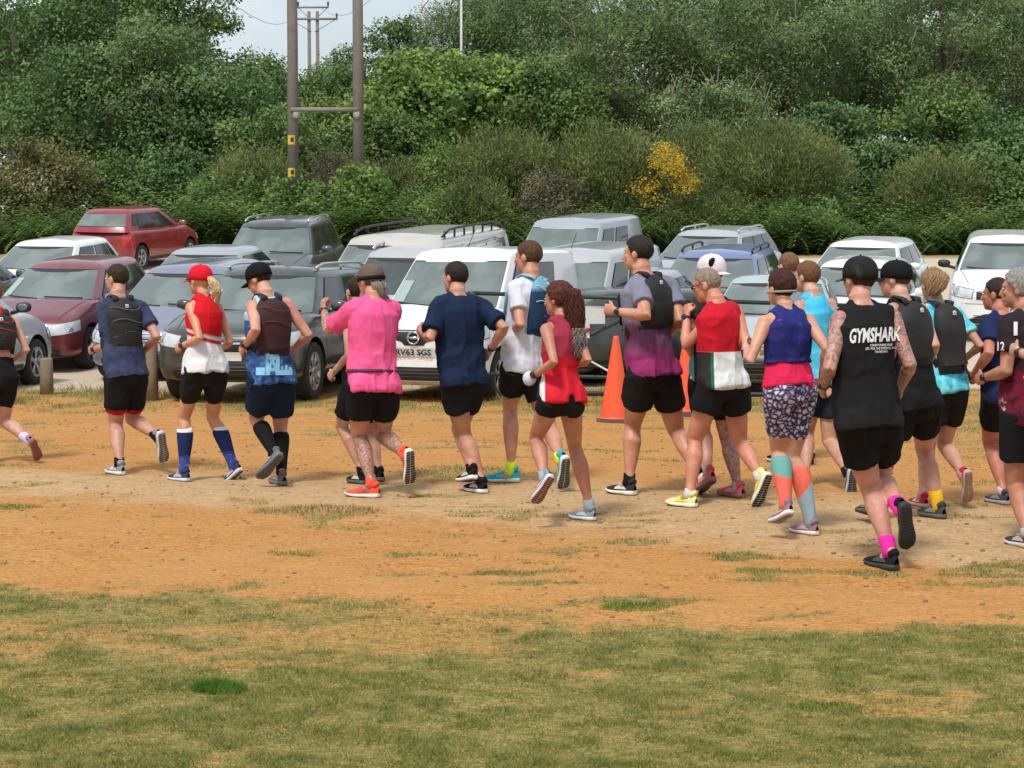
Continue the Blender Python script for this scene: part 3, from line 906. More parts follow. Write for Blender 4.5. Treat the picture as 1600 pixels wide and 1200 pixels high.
        mb.add([A[0][i] for i in range(10)], [tuple(range(10))]); mb.add([A[-1][i] for i in range(10)], [tuple(range(10))[::-1]])
        sm = plain('shoe_sole', sole, .7, var=.2, scale=40)
        o = mb.build('sole', sm, root)
        tr = MB()
        tm = plain('shoe_tread', tread or (.05, .05, .05), .85, var=.5, scale=90)
        for i in range(14):                                  # tread blocks across the outsole
            t0 = .05 + i * .065; w = np.interp(t0, T_, W_); b0 = np.interp(t0, T_, S0)
            if t0 > .95: continue
            t1 = t0 + .048; w1 = np.interp(t1, T_, W_); b1 = np.interp(t1, T_, S0)
            for q in ((-.95, -.08), (.08, .95)):
                a_ = [pt(t0, w * q[0], b0), pt(t0, w * q[1], b0), pt(t1, w1 * q[1], b1), pt(t1, w1 * q[0], b1)]
                b_ = [pt(t0, w * q[0], b0 - .004), pt(t0, w * q[1], b0 - .004), pt(t1, w1 * q[1], b1 - .004), pt(t1, w1 * q[0], b1 - .004)]
                tr.add(a_ + b_, [(0, 1, 2, 3), (7, 6, 5, 4), (0, 4, 5, 1), (1, 5, 6, 2), (2, 6, 7, 3), (3, 7, 4, 0)])
        tr.build('tread', tm, root, smooth=False)
        # laces and a side flash
        lc = MB()
        for i in range(4):
            t = .36 + i * .075; h = np.interp(t, T_, H_)
            lc.tube([pt(t, -.022, h - .010), pt(t + .01, 0, h + .002), pt(t, .022, h - .010)], .0032, 5)
        lc.build('laces', plain('laces', accent or (.5, .5, .5), .8), root)
        fl = MB()
        for q in (-1, 1):
            G = []
            for t, z0, z1 in ((.22, .040, .050), (.34, .040, .066), (.46, .038, .068), (.6, .036, .050)):
                w = np.interp(t, T_, W_) * .985
                G.append([pt(t, q * w, z0), pt(t, q * w * .93, (z0 + z1) / 2), pt(t, q * w * .80, z1)])
            fl.grid(np.array(G), flip=(q > 0))
        fl.build('side_panel', plain('shoe_flash', accent or (.5, .5, .5), .6), root)
        # open collar with dark lining
        cl = MB(); cl.tube([pt(.07, 0, .084), pt(.14, 0, .101), pt(.15, 0, .105)], [(.030 * k, .030 * k), (.031 * k, .034 * k), (.027 * k, .03 * k)], 12, ax=[lat] * 3)
        cl.build('collar', upper, root)
        return root
    def hair(s, c, front=.045, low=-.07, puff=.0, rough=.0, name='hair', side=.0):
        k = s.k; nphi, nth = 64, 40; V = []; ok = []
        for i in range(nth + 1):
            a = math.pi * i / nth
            for j in range(nphi):
                t = 2 * math.pi * j / nphi
                V.append((math.sin(a) * math.sin(t), math.sin(a) * math.cos(t), math.cos(a)))
        V = np.array(V)
        rr = 1 + (fbm(V * 5, 3, s.seed) - .5) * (.10 + rough) + (noise3(V * 22, s.seed) - .5) * (.03 + rough * .4)
        Q = V * rr[:, None] * np.array([.0805 + puff, .102 + puff, .097 + puff]) + np.array([0, -.014, .030])
        Q[:, 2] = np.where(Q[:, 2] < 0, Q[:, 2] * .95, Q[:, 2])
        x, y, z = Q.T
        lim = np.interp(y, [-.12, -.06, -.02, .015, .045, .07, .09], [low, low, side - .035, side + .0, front + .0, front + .03, front + .045])
        lim = lim + (noise3(V * 13, s.seed + 2) - .5) * .022
        keepv = z > lim
        F = []
        for i in range(nth):
            for j in range(nphi):
                q = (i * nphi + j, i * nphi + (j + 1) % nphi, (i + 1) * nphi + (j + 1) % nphi, (i + 1) * nphi + j)
                if sum(keepv[a] for a in q) >= 3: F.append(q)
        W = s.P['head'] + (Q * k) @ s.M - s.o
        o = mk(name, W, F, hair_mat(c), s.root)
        md = o.modifiers.new('thick', 'SOLIDIFY'); md.thickness = .008; md.offset = -1
        return o
    def strands(s, line, rad, n, c, r=.006, curl=.0, name='ponytail', cf=20, seed=0):
        """a lock of hair: many wavy strands round a centre line (head frame points)"""
        rg = random.Random(seed + s.seed); L = [np.array(s.hp(*p)) for p in line]; mb = MB(); m = len(line)
        for i in range(n):
            a = rg.random() * 6.28; q = math.sqrt(rg.random()); ph = rg.random() * 6.28; pts = []; K = 14
            end = rg.uniform(.8, 1.0)
            for j in range(K):
                t = j / (K - 1) * (m - 1) * end; i0 = min(int(t), m - 2); f_ = t - i0
                p = L[i0] * (1 - f_) + L[i0 + 1] * f_; w = (rad[i0] * (1 - f_) + rad[i0 + 1] * f_)
                p = p + s.M[0] * (math.cos(a) * q * w + curl * math.sin(cf * j / K + ph)) + s.M[1] * (math.sin(a) * q * w + curl * math.cos(cf * 1.1 * j / K + ph))
                pts.append(p - s.o)
            mb.tube(pts, [r * (1 - .6 * j / K) for j in range(K)], 5)
        return mb.build(name, hair_mat(c), s.root)
    def cap(s, m, brim='front', low=.035, brim_m=None, puff=0, name='cap'):
        k = s.k; V = []; n1, n2 = 10, 32
        for i in range(n1 + 1):
            a = math.pi / 2 * i / n1
            for j in range(n2):
                t = 2 * math.pi * j / n2
                z = .030 + low * .3 + math.cos(a) * (.098 - low * .25 + puff)
                V.append(((math.sin(a) ** .85) * math.sin(t) * (.089 + puff), (math.sin(a) ** .85) * math.cos(t) * (.110 + puff) - .012, z))
        for j in range(n2):
            t = 2 * math.pi * j / n2; V.append((math.sin(t) * (.089 + puff), math.cos(t) * (.110 + puff) - .012, .002 + low * .3 - .014 * (1 - math.cos(t)) * .5))
        F = []
        for i in range(n1 + 1):
            for j in range(n2):
                F.append((i * n2 + j, (i + 1) * n2 + j, (i + 1) * n2 + (j + 1) % n2, i * n2 + (j + 1) % n2))
        W = s.P['head'] + (np.array(V) * k) @ s.M - s.o
        o = mk(name, W, F, m, s.root); md = o.modifiers.new('t', 'SOLIDIFY'); md.thickness = .004; md.offset = 1
        mb = MB(); mb.ell(s.hp(0, -.012, .132 + puff) - s.o, np.array([.008, .008, .004]), 8, rot=s.M); mb.build('button', m, o)
        if brim:
            q = 1 if brim == 'front' else -1; G = []
            for i in range(5):
                row = []
                for t in np.linspace(-1, 1, 13):
                    r_ = .0 + .075 * i / 4 * (1 - .28 * t * t)
                    ang = t * R(58)
                    row.append(s.hp(math.sin(ang) * (.086 + r_ * .25), q * (math.cos(ang) * .100 - .010 * q + r_ * math.cos(ang * .55)), .012 - r_ * .28 - .012 * t * t) - s.o)
                G.append(row)
            b_ = MB(); b_.grid(np.array(G), flip=(q < 0)); bo = b_.build('brim', brim_m or m, o)
            md = bo.modifiers.new('t', 'SOLIDIFY'); md.thickness = .004
        return o
    def band(s, m, z0=.03, tilt=0., w=.016, name='headband', puff=.006, back=None):
        k = s.k; mb = MB(); G = []
        for j in range(33):
            t = 2 * math.pi * j / 32
            x = math.sin(t) * (.083 + puff); y = math.cos(t) * (.105 + puff) - .014; z = z0 + tilt * y
            G.append([s.hp(x, y, z - w) - s.o, s.hp(x * 1.03, y * 1.03, z) - s.o, s.hp(x, y, z + w) - s.o])
        mb.grid(np.array(G)); o = mb.build(name, m, s.root)
        md = o.modifiers.new('t', 'SOLIDIFY'); md.thickness = .004; md.offset = 1
        return o
    def glasses(s):
        mb = MB()
        for q in (-1, 1):
            mb.ell(s.hp(q * .034, .098, .006) - s.o, np.array([.027, .008, .018]) * s.k, 10, rot=s.M)
            mb.tube([s.hp(q * .058, .094, .010) - s.o, s.hp(q * .080, .04, .012) - s.o, s.hp(q * .084, -.01, .010) - s.o], .003, 5)
        mb.tube([s.hp(-.01, .1, .008) - s.o, s.hp(.01, .1, .008) - s.o], .003, 5)
        return mb.build('sunglasses', plain('dark_lens', (.01, .01, .012), .1), s.root)
    def watch(s, S, strap=None):
        e, w = s.P['el' + S], s.P['wr' + S]; d = unit(w - e); c = e * .10 + w * .90; mb = MB(); r0 = .032 * s.k
        side = s.r * (-1 if S == 'L' else 1); side = unit(side - d * side.dot(d)); ax = unit(np.cross(d, side))
        mb.tube([c - d * .011 - s.o, c - d * .009 - s.o, c + d * .009 - s.o, c + d * .011 - s.o], [r0 * .8, r0, r0, r0 * .8], 14)
        o = mb.build('watch', strap or dark_m, s.root)
        m2 = MB(); p0 = c + side * r0 - s.o; m2.tube([p0 - side * .004, p0 + side * .006, p0 + side * .008], [.021, .021, .017], 14)
        m2.build('watch_face', plain('watch_glass', (.02, .02, .025), .15), o)
        return o
    def pack(s, m, v0=.28, v1=.90, wid=55, thick=.035, strap_m=None, name='hydration_vest', trim=None, logo=True, wrap=True, grow=.026, low=None, top_w=1.0):
        """running vest or small rucksack lying on the back, with straps over the shoulders"""
        mb = MB(); nv, nt_ = 12, 13; out = []; inn = []
        for i in range(nv):
            u = i / (nv - 1); v = v0 + (v1 - v0) * u; ro = []; ri = []
            ww = wid * (top_w + (1 - top_w) * (1 - u)) * (1 - .10 * abs(2 * u - 1) ** 3)
            for j in range(nt_):
                t = -1 + 2 * j / (nt_ - 1); th = R(ww) * t
                bul = thick * (1 - abs(t) ** 4) ** .7 * (1 - abs(2 * u - 1) ** 5) ** .6 * (1.15 - .35 * u)
                bul += .006 * math.sin(u * 14 + t * 2) * (1 - abs(t))
                ro.append(s.tor_pt(v, th, grow + bul) - s.o); ri.append(s.tor_pt(v, th, grow - .018) - s.o)
            out.append(ro); inn.append(ri)
        A, B = np.array(out), np.array(inn)
        mb.grid(A); mb.grid(B, flip=True)
        for X, Y, fl in ((A[0], B[0], 0), (A[-1], B[-1], 1), (A[:, 0], B[:, 0], 1), (A[:, -1], B[:, -1], 0)):
            mb.grid(np.stack([X, Y]), flip=bool(fl))
        o = mb.build(name, m, s.root, sharp=50)
        sm = strap_m or m
        for q in (-1, 1):
            P = s.P; shp = P['shR'] if q > 0 else P['shL']; k = s.k
            top = P['neck'] * .52 + shp * .48 + np.array([0, 0, .052 * k])
            c, a, fb, hw, hd = s.T(.8, grow)
            bk = s.tor_pt(v1 - .02, R(26) * q, grow + .004); bk2 = s.tor_pt(.97, R(38) * q, .045)
            frt = top + fb * .05 - np.array([0, 0, .02]); f2 = s.tor_pt(.78, R(150) * q, grow + .014); f3 = s.tor_pt(.5, R(148) * q, grow + .014); f4 = s.tor_pt(.42, R(100) * q, grow + .008); f5 = s.tor_pt(v0 + .1, R(wid) * q, grow)
            w_ = .030 * k
            pts = [bk, bk2, top, frt, f2, f3]
            ax = [a, a, a, a, a, a]
            sb = MB(); sb.tube([p - s.o for p in pts], [(w_, .008)] * 6, 8, ax=ax)
            if wrap: sb.tube([p - s.o for p in (f3, f4, f5)], [(.05 * k, .006)] * 3, 8, ax=[unit(s.spine)] * 3)
            sb.build('shoulder_strap', sm, o)
        if logo:
            lb = MB(); c1 = s.tor_pt(v1 - .16 * (v1 - v0), R(-2), grow + thick + .010) - s.o; ct, a, fb, hw, hd = s.T(.6)
            u_ = unit(s.spine)
            for dx, dz, ww, hh in ((-.010, 0, .004, .014), (.008, 0, .004, .014), (0, -.010, .016, .003), (0, .012, .006, .004)):
                p = c1 + a * dx + u_ * dz; A_ = [p - a * ww - u_ * hh, p + a * ww - u_ * hh, p + a * ww + u_ * hh, p - a * ww + u_ * hh]
                B_ = [x - fb * .004 for x in A_]
                lb.add(A_ + B_, [(0, 1, 2, 3), (7, 6, 5, 4), (0, 4, 5, 1), (1, 5, 6, 2), (2, 6, 7, 3), (3, 7, 4, 0)])
            lb.build('emblem', white_m, o)
        pk = MB(); G = []
        for i in range(7):
            u = .12 + .40 * i / 6; v = v0 + (v1 - v0) * u; row = []
            for j in range(9):
                t = -.72 + 1.44 * j / 8
                row.append(s.tor_pt(v, R(wid * .9) * t, grow + thick * (1 - abs(t) ** 4) ** .7 * (1.15 - .35 * u) + .004 + .006 * math.sin(math.pi * i / 6) ** .6 * (1 - abs(t / .72) ** 6)) - s.o)
            G.append(row)
        pk.grid(np.array(G)); pk.build('pocket', m, o)
        if trim is not None:
            tb = MB(); u_ = unit(s.spine)
            for vv in (.3, .55, .8):
                v = v0 + (v1 - v0) * vv
                tb.tube([s.tor_pt(v + .03 * math.sin(t * 3 + vv * 5), R(wid * .8) * t, grow + thick * (1 - t ** 4) + .008) - s.o for t in np.linspace(-1, 1, 9)], .0035, 5)
            tb.build('bungee_cord', trim, o)
        return o
    def belt(s, m, v=.22, grow=.05, w=.012):
        mb = MB(); pts = [s.tor_pt(v, R(a), grow) - s.o for a in range(0, 361, 15)]
        mb.tube(pts, [(w, .006)] * len(pts), 8, ax=[unit(s.spine)] * len(pts)); return mb.build('belt', m, s.root)
    def project(s, target, V, dirn, off):
        """lay points onto the surface of a child mesh, seen along dirn"""
        me = target.data; bv = BVHTree.FromPolygons([tuple(v.co) for v in me.vertices], [tuple(p.vertices) for p in me.polygons])
        d = unit(dirn); out = []; last = None
        for v in V:
            h = bv.ray_cast(Vector(v - d * .6), Vector(d), 2.0)
            if h[0] is not None: last = np.array(h[0]) - d * off; out.append(last)
            else: out.append(v if last is None else v + d * ((last - v).dot(d)))
        return np.array(out)
    def printed(s, target, shapes, px, py, m, off=.006, name='print'):
        """flat print on the cloth: shapes = convex polygons in photo pixels about (px, py)"""
        V = []; F = []
        d = ray(px, py)
        for poly in shapes:
            poly = [np.array(p, float) for p in poly]
            # fan of small quads so that the print can follow the cloth
            n = 6; P00, P10, P11, P01 = poly if len(poly) == 4 else (poly[0], poly[1], poly[2], poly[2])
            b = len(V)
            for i in range(n + 1):
                for j in range(n + 1):
                    u, v = i / n, j / n
                    q = P00 * (1 - u) * (1 - v) + P10 * u * (1 - v) + P11 * u * v + P01 * (1 - u) * v
                    V.append(at(px + q[0], py + q[1], s.D) - s.o)
            for i in range(n):
                for j in range(n):
                    F.append((b + i * (n + 1) + j, b + (i + 1) * (n + 1) + j, b + (i + 1) * (n + 1) + j + 1, b + i * (n + 1) + j + 1))
        W = s.project(target, V, d, off)
        return mk(name, W, F, m, target)

def text_mesh(txt, bold=.02):
    cu = bpy.data.curves.new('t', 'FONT'); cu.body = txt; cu.offset = bold; cu.resolution_u = 3
    cu.align_x = 'CENTER'; cu.align_y = 'CENTER'
    o = bpy.data.objects.new('t', cu); COL.objects.link(o)
    dg = bpy.context.evaluated_depsgraph_get(); dg.update()
    me = bpy.data.meshes.new_from_object(o.evaluated_get(dg))
    bm = bmesh.new(); bm.from_mesh(me)
    bmesh.ops.triangulate(bm, faces=bm.faces[:])
    bmesh.ops.subdivide_edges(bm, edges=[e for e in bm.edges if e.calc_length() > .15], cuts=2, use_grid_fill=False)
    bmesh.ops.triangulate(bm, faces=bm.faces[:])
    V = np.array([tuple(v.co) for v in bm.verts]); F = [tuple(v.index for v in f.verts) for f in bm.faces]
    bm.free(); bpy.data.objects.remove(o); bpy.data.curves.remove(cu); bpy.data.meshes.remove(me)
    V[:, 0] -= (V[:, 0].max() + V[:, 0].min()) / 2; V[:, 1] -= (V[:, 1].max() + V[:, 1].min()) / 2
    V[:, 0] /= np.ptp(V[:, 0]); V[:, 1] /= np.ptp(V[:, 1])     # unit box
    return V, F
# ------------------------------------------------------------ parked cars
def paint(name, c, rough=.22, metal=.0):
    m, n, p = newmat(name)
    tx = N(n, 'ShaderNodeTexCoord'); no = N(n, 'ShaderNodeTexNoise', Scale=3.5, Detail=6); n.links.new(tx.outputs['Object'], no.inputs['Vector'])
    mr = N(n, 'ShaderNodeMapRange'); mr.inputs['From Min'].default_value = .45; mr.inputs['From Max'].default_value = .85; mr.inputs['To Max'].default_value = .18
    n.links.new(no.outputs['Fac'], mr.inputs['Value'])
    mx = N(n, 'ShaderNodeMixRGB'); mx.inputs['Color1'].default_value = (*c, 1); mx.inputs['Color2'].default_value = (.30, .26, .21, 1)   # dust film
    n.links.new(mr.outputs['Result'], mx.inputs['Fac']); n.links.new(mx.outputs['Color'], p.inputs['Base Color'])
    p.inputs['Roughness'].default_value = rough + .1
    p.inputs['Metallic'].default_value = metal
    p.inputs['Coat Weight'].default_value = .8; p.inputs['Coat Roughness'].default_value = .06
    return m
def glass_mat(name, c, ior):
    m, n, p = newmat(name)
    tx = N(n, 'ShaderNodeTexCoord'); no = N(n, 'ShaderNodeTexNoise', Scale=2.2, Detail=3); n.links.new(tx.outputs['Object'], no.inputs['Vector'])
    r = N(n, 'ShaderNodeValToRGB')
    r.color_ramp.elements[0].position = .42; r.color_ramp.elements[0].color = (*[x * .62 for x in c], 1)
    r.color_ramp.elements[1].position = .60; r.color_ramp.elements[1].color = (*[x * .95 for x in c], 1)
    n.links.new(no.outputs['Fac'], r.inputs['Fac']); n.links.new(r.outputs['Color'], p.inputs['Base Color'])
    p.inputs['Roughness'].default_value = .06; p.inputs['IOR'].default_value = ior
    return m
GL_W = glass_mat('windscreen_glass', (.15, .19, .18), 1.95)  # pale mottled base colour stands in for sky reflected in the windscreen
GL_S = glass_mat('side_glass', (.018, .022, .022), 1.6)
TRIM = plain('black_trim', (.014, .014, .015), .5)
RUB = plain('tyre_rubber', (.022, .022, .022), .9, bump=.3)
ALLOY = plain('alloy', (.42, .42, .44), .35, .7)
STEELD = plain('dark_alloy', (.10, .10, .11), .4, .5)
LAMP = plain('headlamp_glass', (.52, .56, .58), .12, .1, coat=1, var=.35, scale=14)
REDL = plain('tail_lamp', (.42, .02, .02), .15, coat=1)
CHR = plain('chrome', (.62, .63, .65), .18, .9)
PLW = plain('plate_white', (.62, .62, .58), .4); PLY = plain('plate_yellow', (.70, .50, .03), .4)
GLARE_PAPER = plain('glare_and_paper', (.30, .40, .36), .5)  # pale green of the van's painted windscreen glare and of the sheets
AMB = plain('indicator', (.6, .2, .02), .2)

def wheel(parent, x, side, y, r, alloy, nsp=5):
    """tyre with rim; side +1 left of the car"""
    w = empty_part('wheel', parent)
    t = MB(); K = 36
    prof = [(r * .62, -.095), (r * .80, -.108), (r * .93, -.106), (r * .99, -.085), (r, -.03), (r, .03), (r * .99, .085), (r * .93, .106), (r * .80, .108), (r * .62, .095)]
    G = [[(x + rr * math.cos(a), y + dd * side, r + rr * math.sin(a)) for rr, dd in prof] for a in np.linspace(0, 2 * math.pi, K + 1)]
    t.grid(np.array(G), flip=(side < 0)); t.build('tyre', RUB, w)
    m = MB(); yo = y + side * .085
    G = [[(x + rr * math.cos(a), y + dd * side, r + rr * math.sin(a)) for rr, dd in ((r * .66, .098), (r * .62, .100), (r * .58, .085), (r * .56, .01))] for a in np.linspace(0, 2 * math.pi, K + 1)]
    m.grid(np.array(G), flip=(side < 0))
    for i in range(nsp):
        for o in (-.10, .10):
            a = 2 * math.pi * (i + .25) / nsp; a2 = a + o * 1.5
            p0 = (x + .04 * math.cos(a), yo - side * .012, r + .04 * math.sin(a)); p1 = (x + r * .6 * math.cos(a2), yo + side * .004, r + r * .6 * math.sin(a2))
            m.tube([p0, p1], [(.020, .010), (.017, .010)], 6, ax=[(-math.sin(a), 0, math.cos(a))] * 2)
    m.tube([(x, yo - side * .03, r), (x, yo + side * .004, r)], .055, 12)
    m.build('rim', alloy, w)
    b = MB(); b.tube([(x, y - side * .02, r), (x, y + side * .02, r)], r * .60, 24); b.build('brake', plain('brake_dark', (.02, .02, .02), .9), w)
    return w
def empty_part(name, parent):
    o = bpy.data.objects.new(name, None); o.empty_display_size = .1; COL.objects.link(o); o.parent = parent; return o

def car(label, px, d, psi, S, body_m, roof_y=None, cat='car', name='parked_car', group='cars parked in the gravel car park', lights=True, rear=False, trim_m=None, alloy=None, plate=None, rails=None, dx=0, plate_m=None, grille='plain', glass=None):
    L, W, H = S['L'], S['W'], S['H']; w = W / 2; xf, xr = L / 2, -L / 2
    if roof_y is not None:
        lo, hi = 24.0, 62.0
        for _ in range(40):
            mid_ = (lo + hi) / 2
            q = at(px, roof_y, mid_)
            if tz(q[0], mid_) + H > q[2]: hi = mid_
            else: lo = mid_
        d = lo
    c = at(px, 400, d); X, Y = c[0] + dx, d
    z = tz(X, Y); sl = (tz(X, Y + 1) - tz(X, Y - 1)) / 2
    fwd = np.array([-math.sin(R(psi)), -math.cos(R(psi)), 0.]); nrm = unit([0, -sl, 1]); fwd = unit(fwd - nrm * fwd.dot(nrm)); left = np.cross(nrm, fwd)
    M = Matrix((fwd, left, nrm)).transposed()
    root = empty(name, (X, Y, z), label, cat, group, M.to_euler())
    g = S.get('g', .19); zn, zh, zb = S['zn'], S['zh'], S['zb']; xw0, xw1, xr1, xr0 = xf - S['w0'], xf - S['w1'], xr + S['r1'], xr + S['r0']
    zd = S.get('zd', zb)         # height of the rear deck
    nb = S.get('nose', .10)
    st = [(xf, .70, g + .20, zn - .20), (xf - .03, .83, g + .10, zn - .10), (xf - nb, .93, g + .03, zn), (xf - nb - .16, .975, g + .01, zn + (zh - zn) * .30),
          (xf - .62, .995, g, zn + (zh - zn) * .62), ((xf - .62 + xw0) / 2, 1.0, g, zn + (zh - zn) * .86), (xw0 + .02, 1.0, g, zh), (xw0 - .35, 1.0, g, zb - .005), (0, 1.0, g, zb), (xr0 + .55, 1.0, g, zb + .01),
          (xr0 + .1, .99, g, max(zd, zb)), (xr + .28, .975, g + .02, zd), (xr + .10, .945, g + .04, zd - .04), (xr + .03, .88, g + .10, zd - .12), (xr, .76, g + .2, zd - .25)]
    st = sorted(st, key=lambda q: -q[0])
    tum = S.get('tum', .94)
    rows = []
    for x, f_, b0, t in st:
        hw = w * f_; cr = .035 if x > xw0 else .0
        h = t - b0
        half = [(0, b0), (hw * .80, b0), (hw * .965, b0 + .04), (hw * .995, b0 + h * .22), (hw, b0 + h * .50), (hw * .985, b0 + h * .78), (hw * tum, t - .035), (hw * (tum - .05), t - .004), (hw * .55, t + cr * .7), (0, t + cr)]
        ring = [(x - (0 if i in (4, 5, 6) else 0), y, zz) for i, (y, zz) in enumerate(half)] + [(x, -y, zz) for y, zz in half[-2:0:-1]]
        rows.append(ring)
    A = np.array(rows); n_ = A.shape[1]
    # bow the nose and tail in plan
    for i in (0, 1, 2, 3, -1, -2, -3):
        A[i, :, 0] += (-1 if A[i, 0, 0] > 0 else 1) * .13 * (np.abs(A[i, :, 1]) / w) ** 2
    mb = MB(); mb.grid(np.concatenate([A, A[:, :1]], 1), flip=True)
    mb.add(A[0], [tuple(range(n_))]); mb.add(A[-1], [tuple(range(n_))[::-1]])
    tmp = mk('tmp', mb.v, mb.f, [body_m, TRIM], None, True)
    bm = bmesh.new(); bm.from_mesh(tmp.data); bmesh.ops.remove_doubles(bm, verts=bm.verts[:], dist=.0005); bmesh.ops.recalc_face_normals(bm, faces=bm.faces[:]); bm.to_mesh(tmp.data); bm.free()
    # wheel housings
    r = S.get('r', .315); xa, xb = xf - S.get('fo', .82), xr + S.get('ro', .68)
    cb = MB()
    for xx in (xa, xb):
        for sd in (-1, 1):
            cb.tube([(xx, sd * (w - .26), r + .01), (xx, sd * (w + .1), r + .01)], r + .055, 28)
    ct = mk('cut', cb.v, cb.f, [TRIM], None, False)
    bm = bmesh.new(); bm.from_mesh(ct.data); bmesh.ops.recalc_face_normals(bm, faces=bm.faces[:]); bm.to_mesh(ct.data); bm.free()
    me = baked(tmp, [('SUBSURF', dict(levels=1, render_levels=1)), ('BOOLEAN', dict(object=ct, operation='DIFFERENCE', solver='EXACT', material_mode='TRANSFER'))])
    for o_ in (tmp, ct): dd_ = o_.data; bpy.data.objects.remove(o_); bpy.data.meshes.remove(dd_)
    me.set_sharp_from_angle(angle=R(38)); me.polygons.foreach_set('use_smooth', np.ones(len(me.polygons), dtype=bool))
    me.name = 'body'
    body = bpy.data.objects.new('body', me); COL.objects.link(body); body.parent = root
    # cabin
    wb = w * tum - .015; wt = w * S.get('roofw', .76); zr = H
    ztop0 = zb - .03
    def ring(u):
        """u 0 belt .. 1 roof edge"""
        e = S.get('bow', .0)
        xF = xw0 + (xw1 - xw0) * u; xB = xr0 + (xr1 - xr0) * u ** S.get('rp', 1.3)
        hw = wb + (wt - wb) * u ** 1.15; zz = ztop0 + (zr - .085 - ztop0) * u
        return xF, xB, hw, zz
    FR = [0, .3, .55, .78, .93]; SD = np.linspace(0, 1, 15)
    def ringpts(u, off=0.0):
        xF, xB, hw, zz = ring(u); bf, bb = .26, .12; tf = .93
        P = [(xF - .06 + bf * (1 - (q) ** 2) * (1 - .3 * u), hw * q * tf, zz + (.012 * (1 - q * q) if u > .9 else 0)) for q in FR]
        P += [(xF - .075, hw * .945, zz)]
        a, b = xF - .13, xB + .09
        P += [(a + (b - a) * t, hw * (1 - .045 * (1 - t) ** 3 - .05 * t ** 3 + .010 * math.sin(math.pi * t)), zz) for t in SD]
        P += [(xB + .045, hw * .925, zz)]
        P += [(xB + .03 - bb * (1 - q ** 2), hw * q * .91, zz) for q in FR[::-1]]
        return P
    us = [0, .2, .4, .6, .8, .92, 1.0]
    half = [ringpts(u) for u in us]
    def crown(f_, dz):
        xF, xB, hw, zz = ring(1.0); xm = (xF + xB) / 2
        return [((x - xm) * f_ + xm, y * f_, zr + dz) for x, y, z_ in ringpts(1.0)]
    xF, xB, hw, zz = ring(1.0)
    def inset(a, dz):
        o_ = []
        for x, y, z_ in ringpts(1.0):
            xm = (xF + xB) / 2; lx = (xF - xB) / 2
            o_.append((xm + (x - xm) * (1 - a / lx), max(0, y * (1 - a / hw)), z_ + dz))
        return o_
    half += [inset(.045, .030), inset(.11, .055), inset(.24, .075), inset(.45, .085)]
    full = [h_ + [(x, -y, z_) for x, y, z_ in h_[-2:0:-1]] for h_ in half]
    A2 = np.array(full); m2 = MB(); m2.grid(np.concatenate([A2, A2[:, :1]], 1), flip=False); m2.add(A2[-1], [tuple(range(A2.shape[1]))])
    rf = m2.build('cabin', S.get('roof_m') or body_m, root, sharp=45)
    bm = bmesh.new(); bm.from_mesh(rf.data); bmesh.ops.recalc_face_normals(bm, faces=bm.faces[:]); bm.to_mesh(rf.data); bm.free()
    ns = 6                        # index of the first side point
    def surf(u, s_, off, side):
        """cabin surface: s_ in ring index units (0 front centre)"""
        P = np.array(ringpts(u)); i = min(int(s_), len(P) - 2); f_ = s_ - i; q = P[i] * (1 - f_) + P[i + 1] * f_
        Pa, Pb = np.array(ringpts(min(1, u + .05))), np.array(ringpts(max(0, u - .05)))
        tu = (Pa[i] - Pb[i]); ts = P[i + 1] - P[i]
        n__ = unit(np.cross(ts, tu)); 
        if n__.dot(np.array([q[0] - (xF + xB) / 2 if s_ < 5 or s_ > 21 else 0, q[1], .0])) < 0: n__ = -n__
        q = q + n__ * off
        return np.array([q[0], q[1] * side, q[2]])
    gu0, gu1 = S.get('gu', (.10, .90))
    gm_ = glass or GL_W
    # windscreen
    def screen(nm, idxs, mat, u0, u1, nm2):
        for off, mm, n3, eu in ((.003, TRIM, nm2, .035), (.006, mat, nm, 0)):
            G = []
            for u in np.linspace(u0 - eu, u1 + eu * .7, 8):
                row = [surf(u, i, off, -1) for i in idxs[::-1] if i > 0] + [surf(u, i, off, 1) for i in idxs]
                G.append(row)
            m_ = MB(); m_.grid(np.array(G)); o_ = m_.build(n3, mm, root)
            if nm2 == 'windscreen_seal' and n3 == nm:
                wp = MB()
                for y0, y1 in ((-.75, -.05), (.05, .72)):
                    pts = []
                    for t in np.linspace(0, 1, 6):
                        yy_ = y0 + (y1 - y0) * t; i_ = abs(yy_) * 4.6
                        pts.append(surf(u0 + .02 + .05 * (1 - t), i_, .018, 1 if yy_ > 0 else -1))
                    wp.tube(pts, .008, 5)
                wp.build('wiper', TRIM, o_)
        return o_
    ws = screen('windscreen', [0, 1, 2, 3, 4, 4.6], gm_, gu0, gu1, 'windscreen_seal')
    last = len(ringpts(0)) - 1
    screen('rear_window', [last, last - 1, last - 2, last - 3, last - 4, last - 4.5], gm_ if rear else GL_S, S.get('rg', .3), gu1 - .02, 'rear_seal')
    # side windows: t along the side 0 front .. 1 rear
    for side in (1, -1):
        for (t0, t1, ub, slope) in S['win']:
            for off, mm, nm, e in ((.003, TRIM, 'window_frame', .014), (.007, GL_S, 'side_window', 0)):
                if nm == 'window_frame' and side < 0: pass
                G = []
                for v in np.linspace(0, 1, 6):
                    u = (ub - e) + (gu1 - .03 + e - (ub - e)) * v
                    row = []
                    for q in np.linspace(0, 1, 7):
                        ta, tb = t0 - e, t1 + e
                        if slope > 0: ta = ta + slope * v * 0
                        tt = ta + (tb - ta) * q
                        row.append(surf(u, ns + tt * 14, off, side))
                    G.append(row)
                m_ = MB(); m_.grid(np.array(G), flip=(side > 0)); m_.build(nm, mm, root)
    # things laid on the body skin
    bv = BVHTree.FromPolygons([tuple(v.co) for v in me.vertices], [tuple(p_.vertices) for p_ in me.polygons])
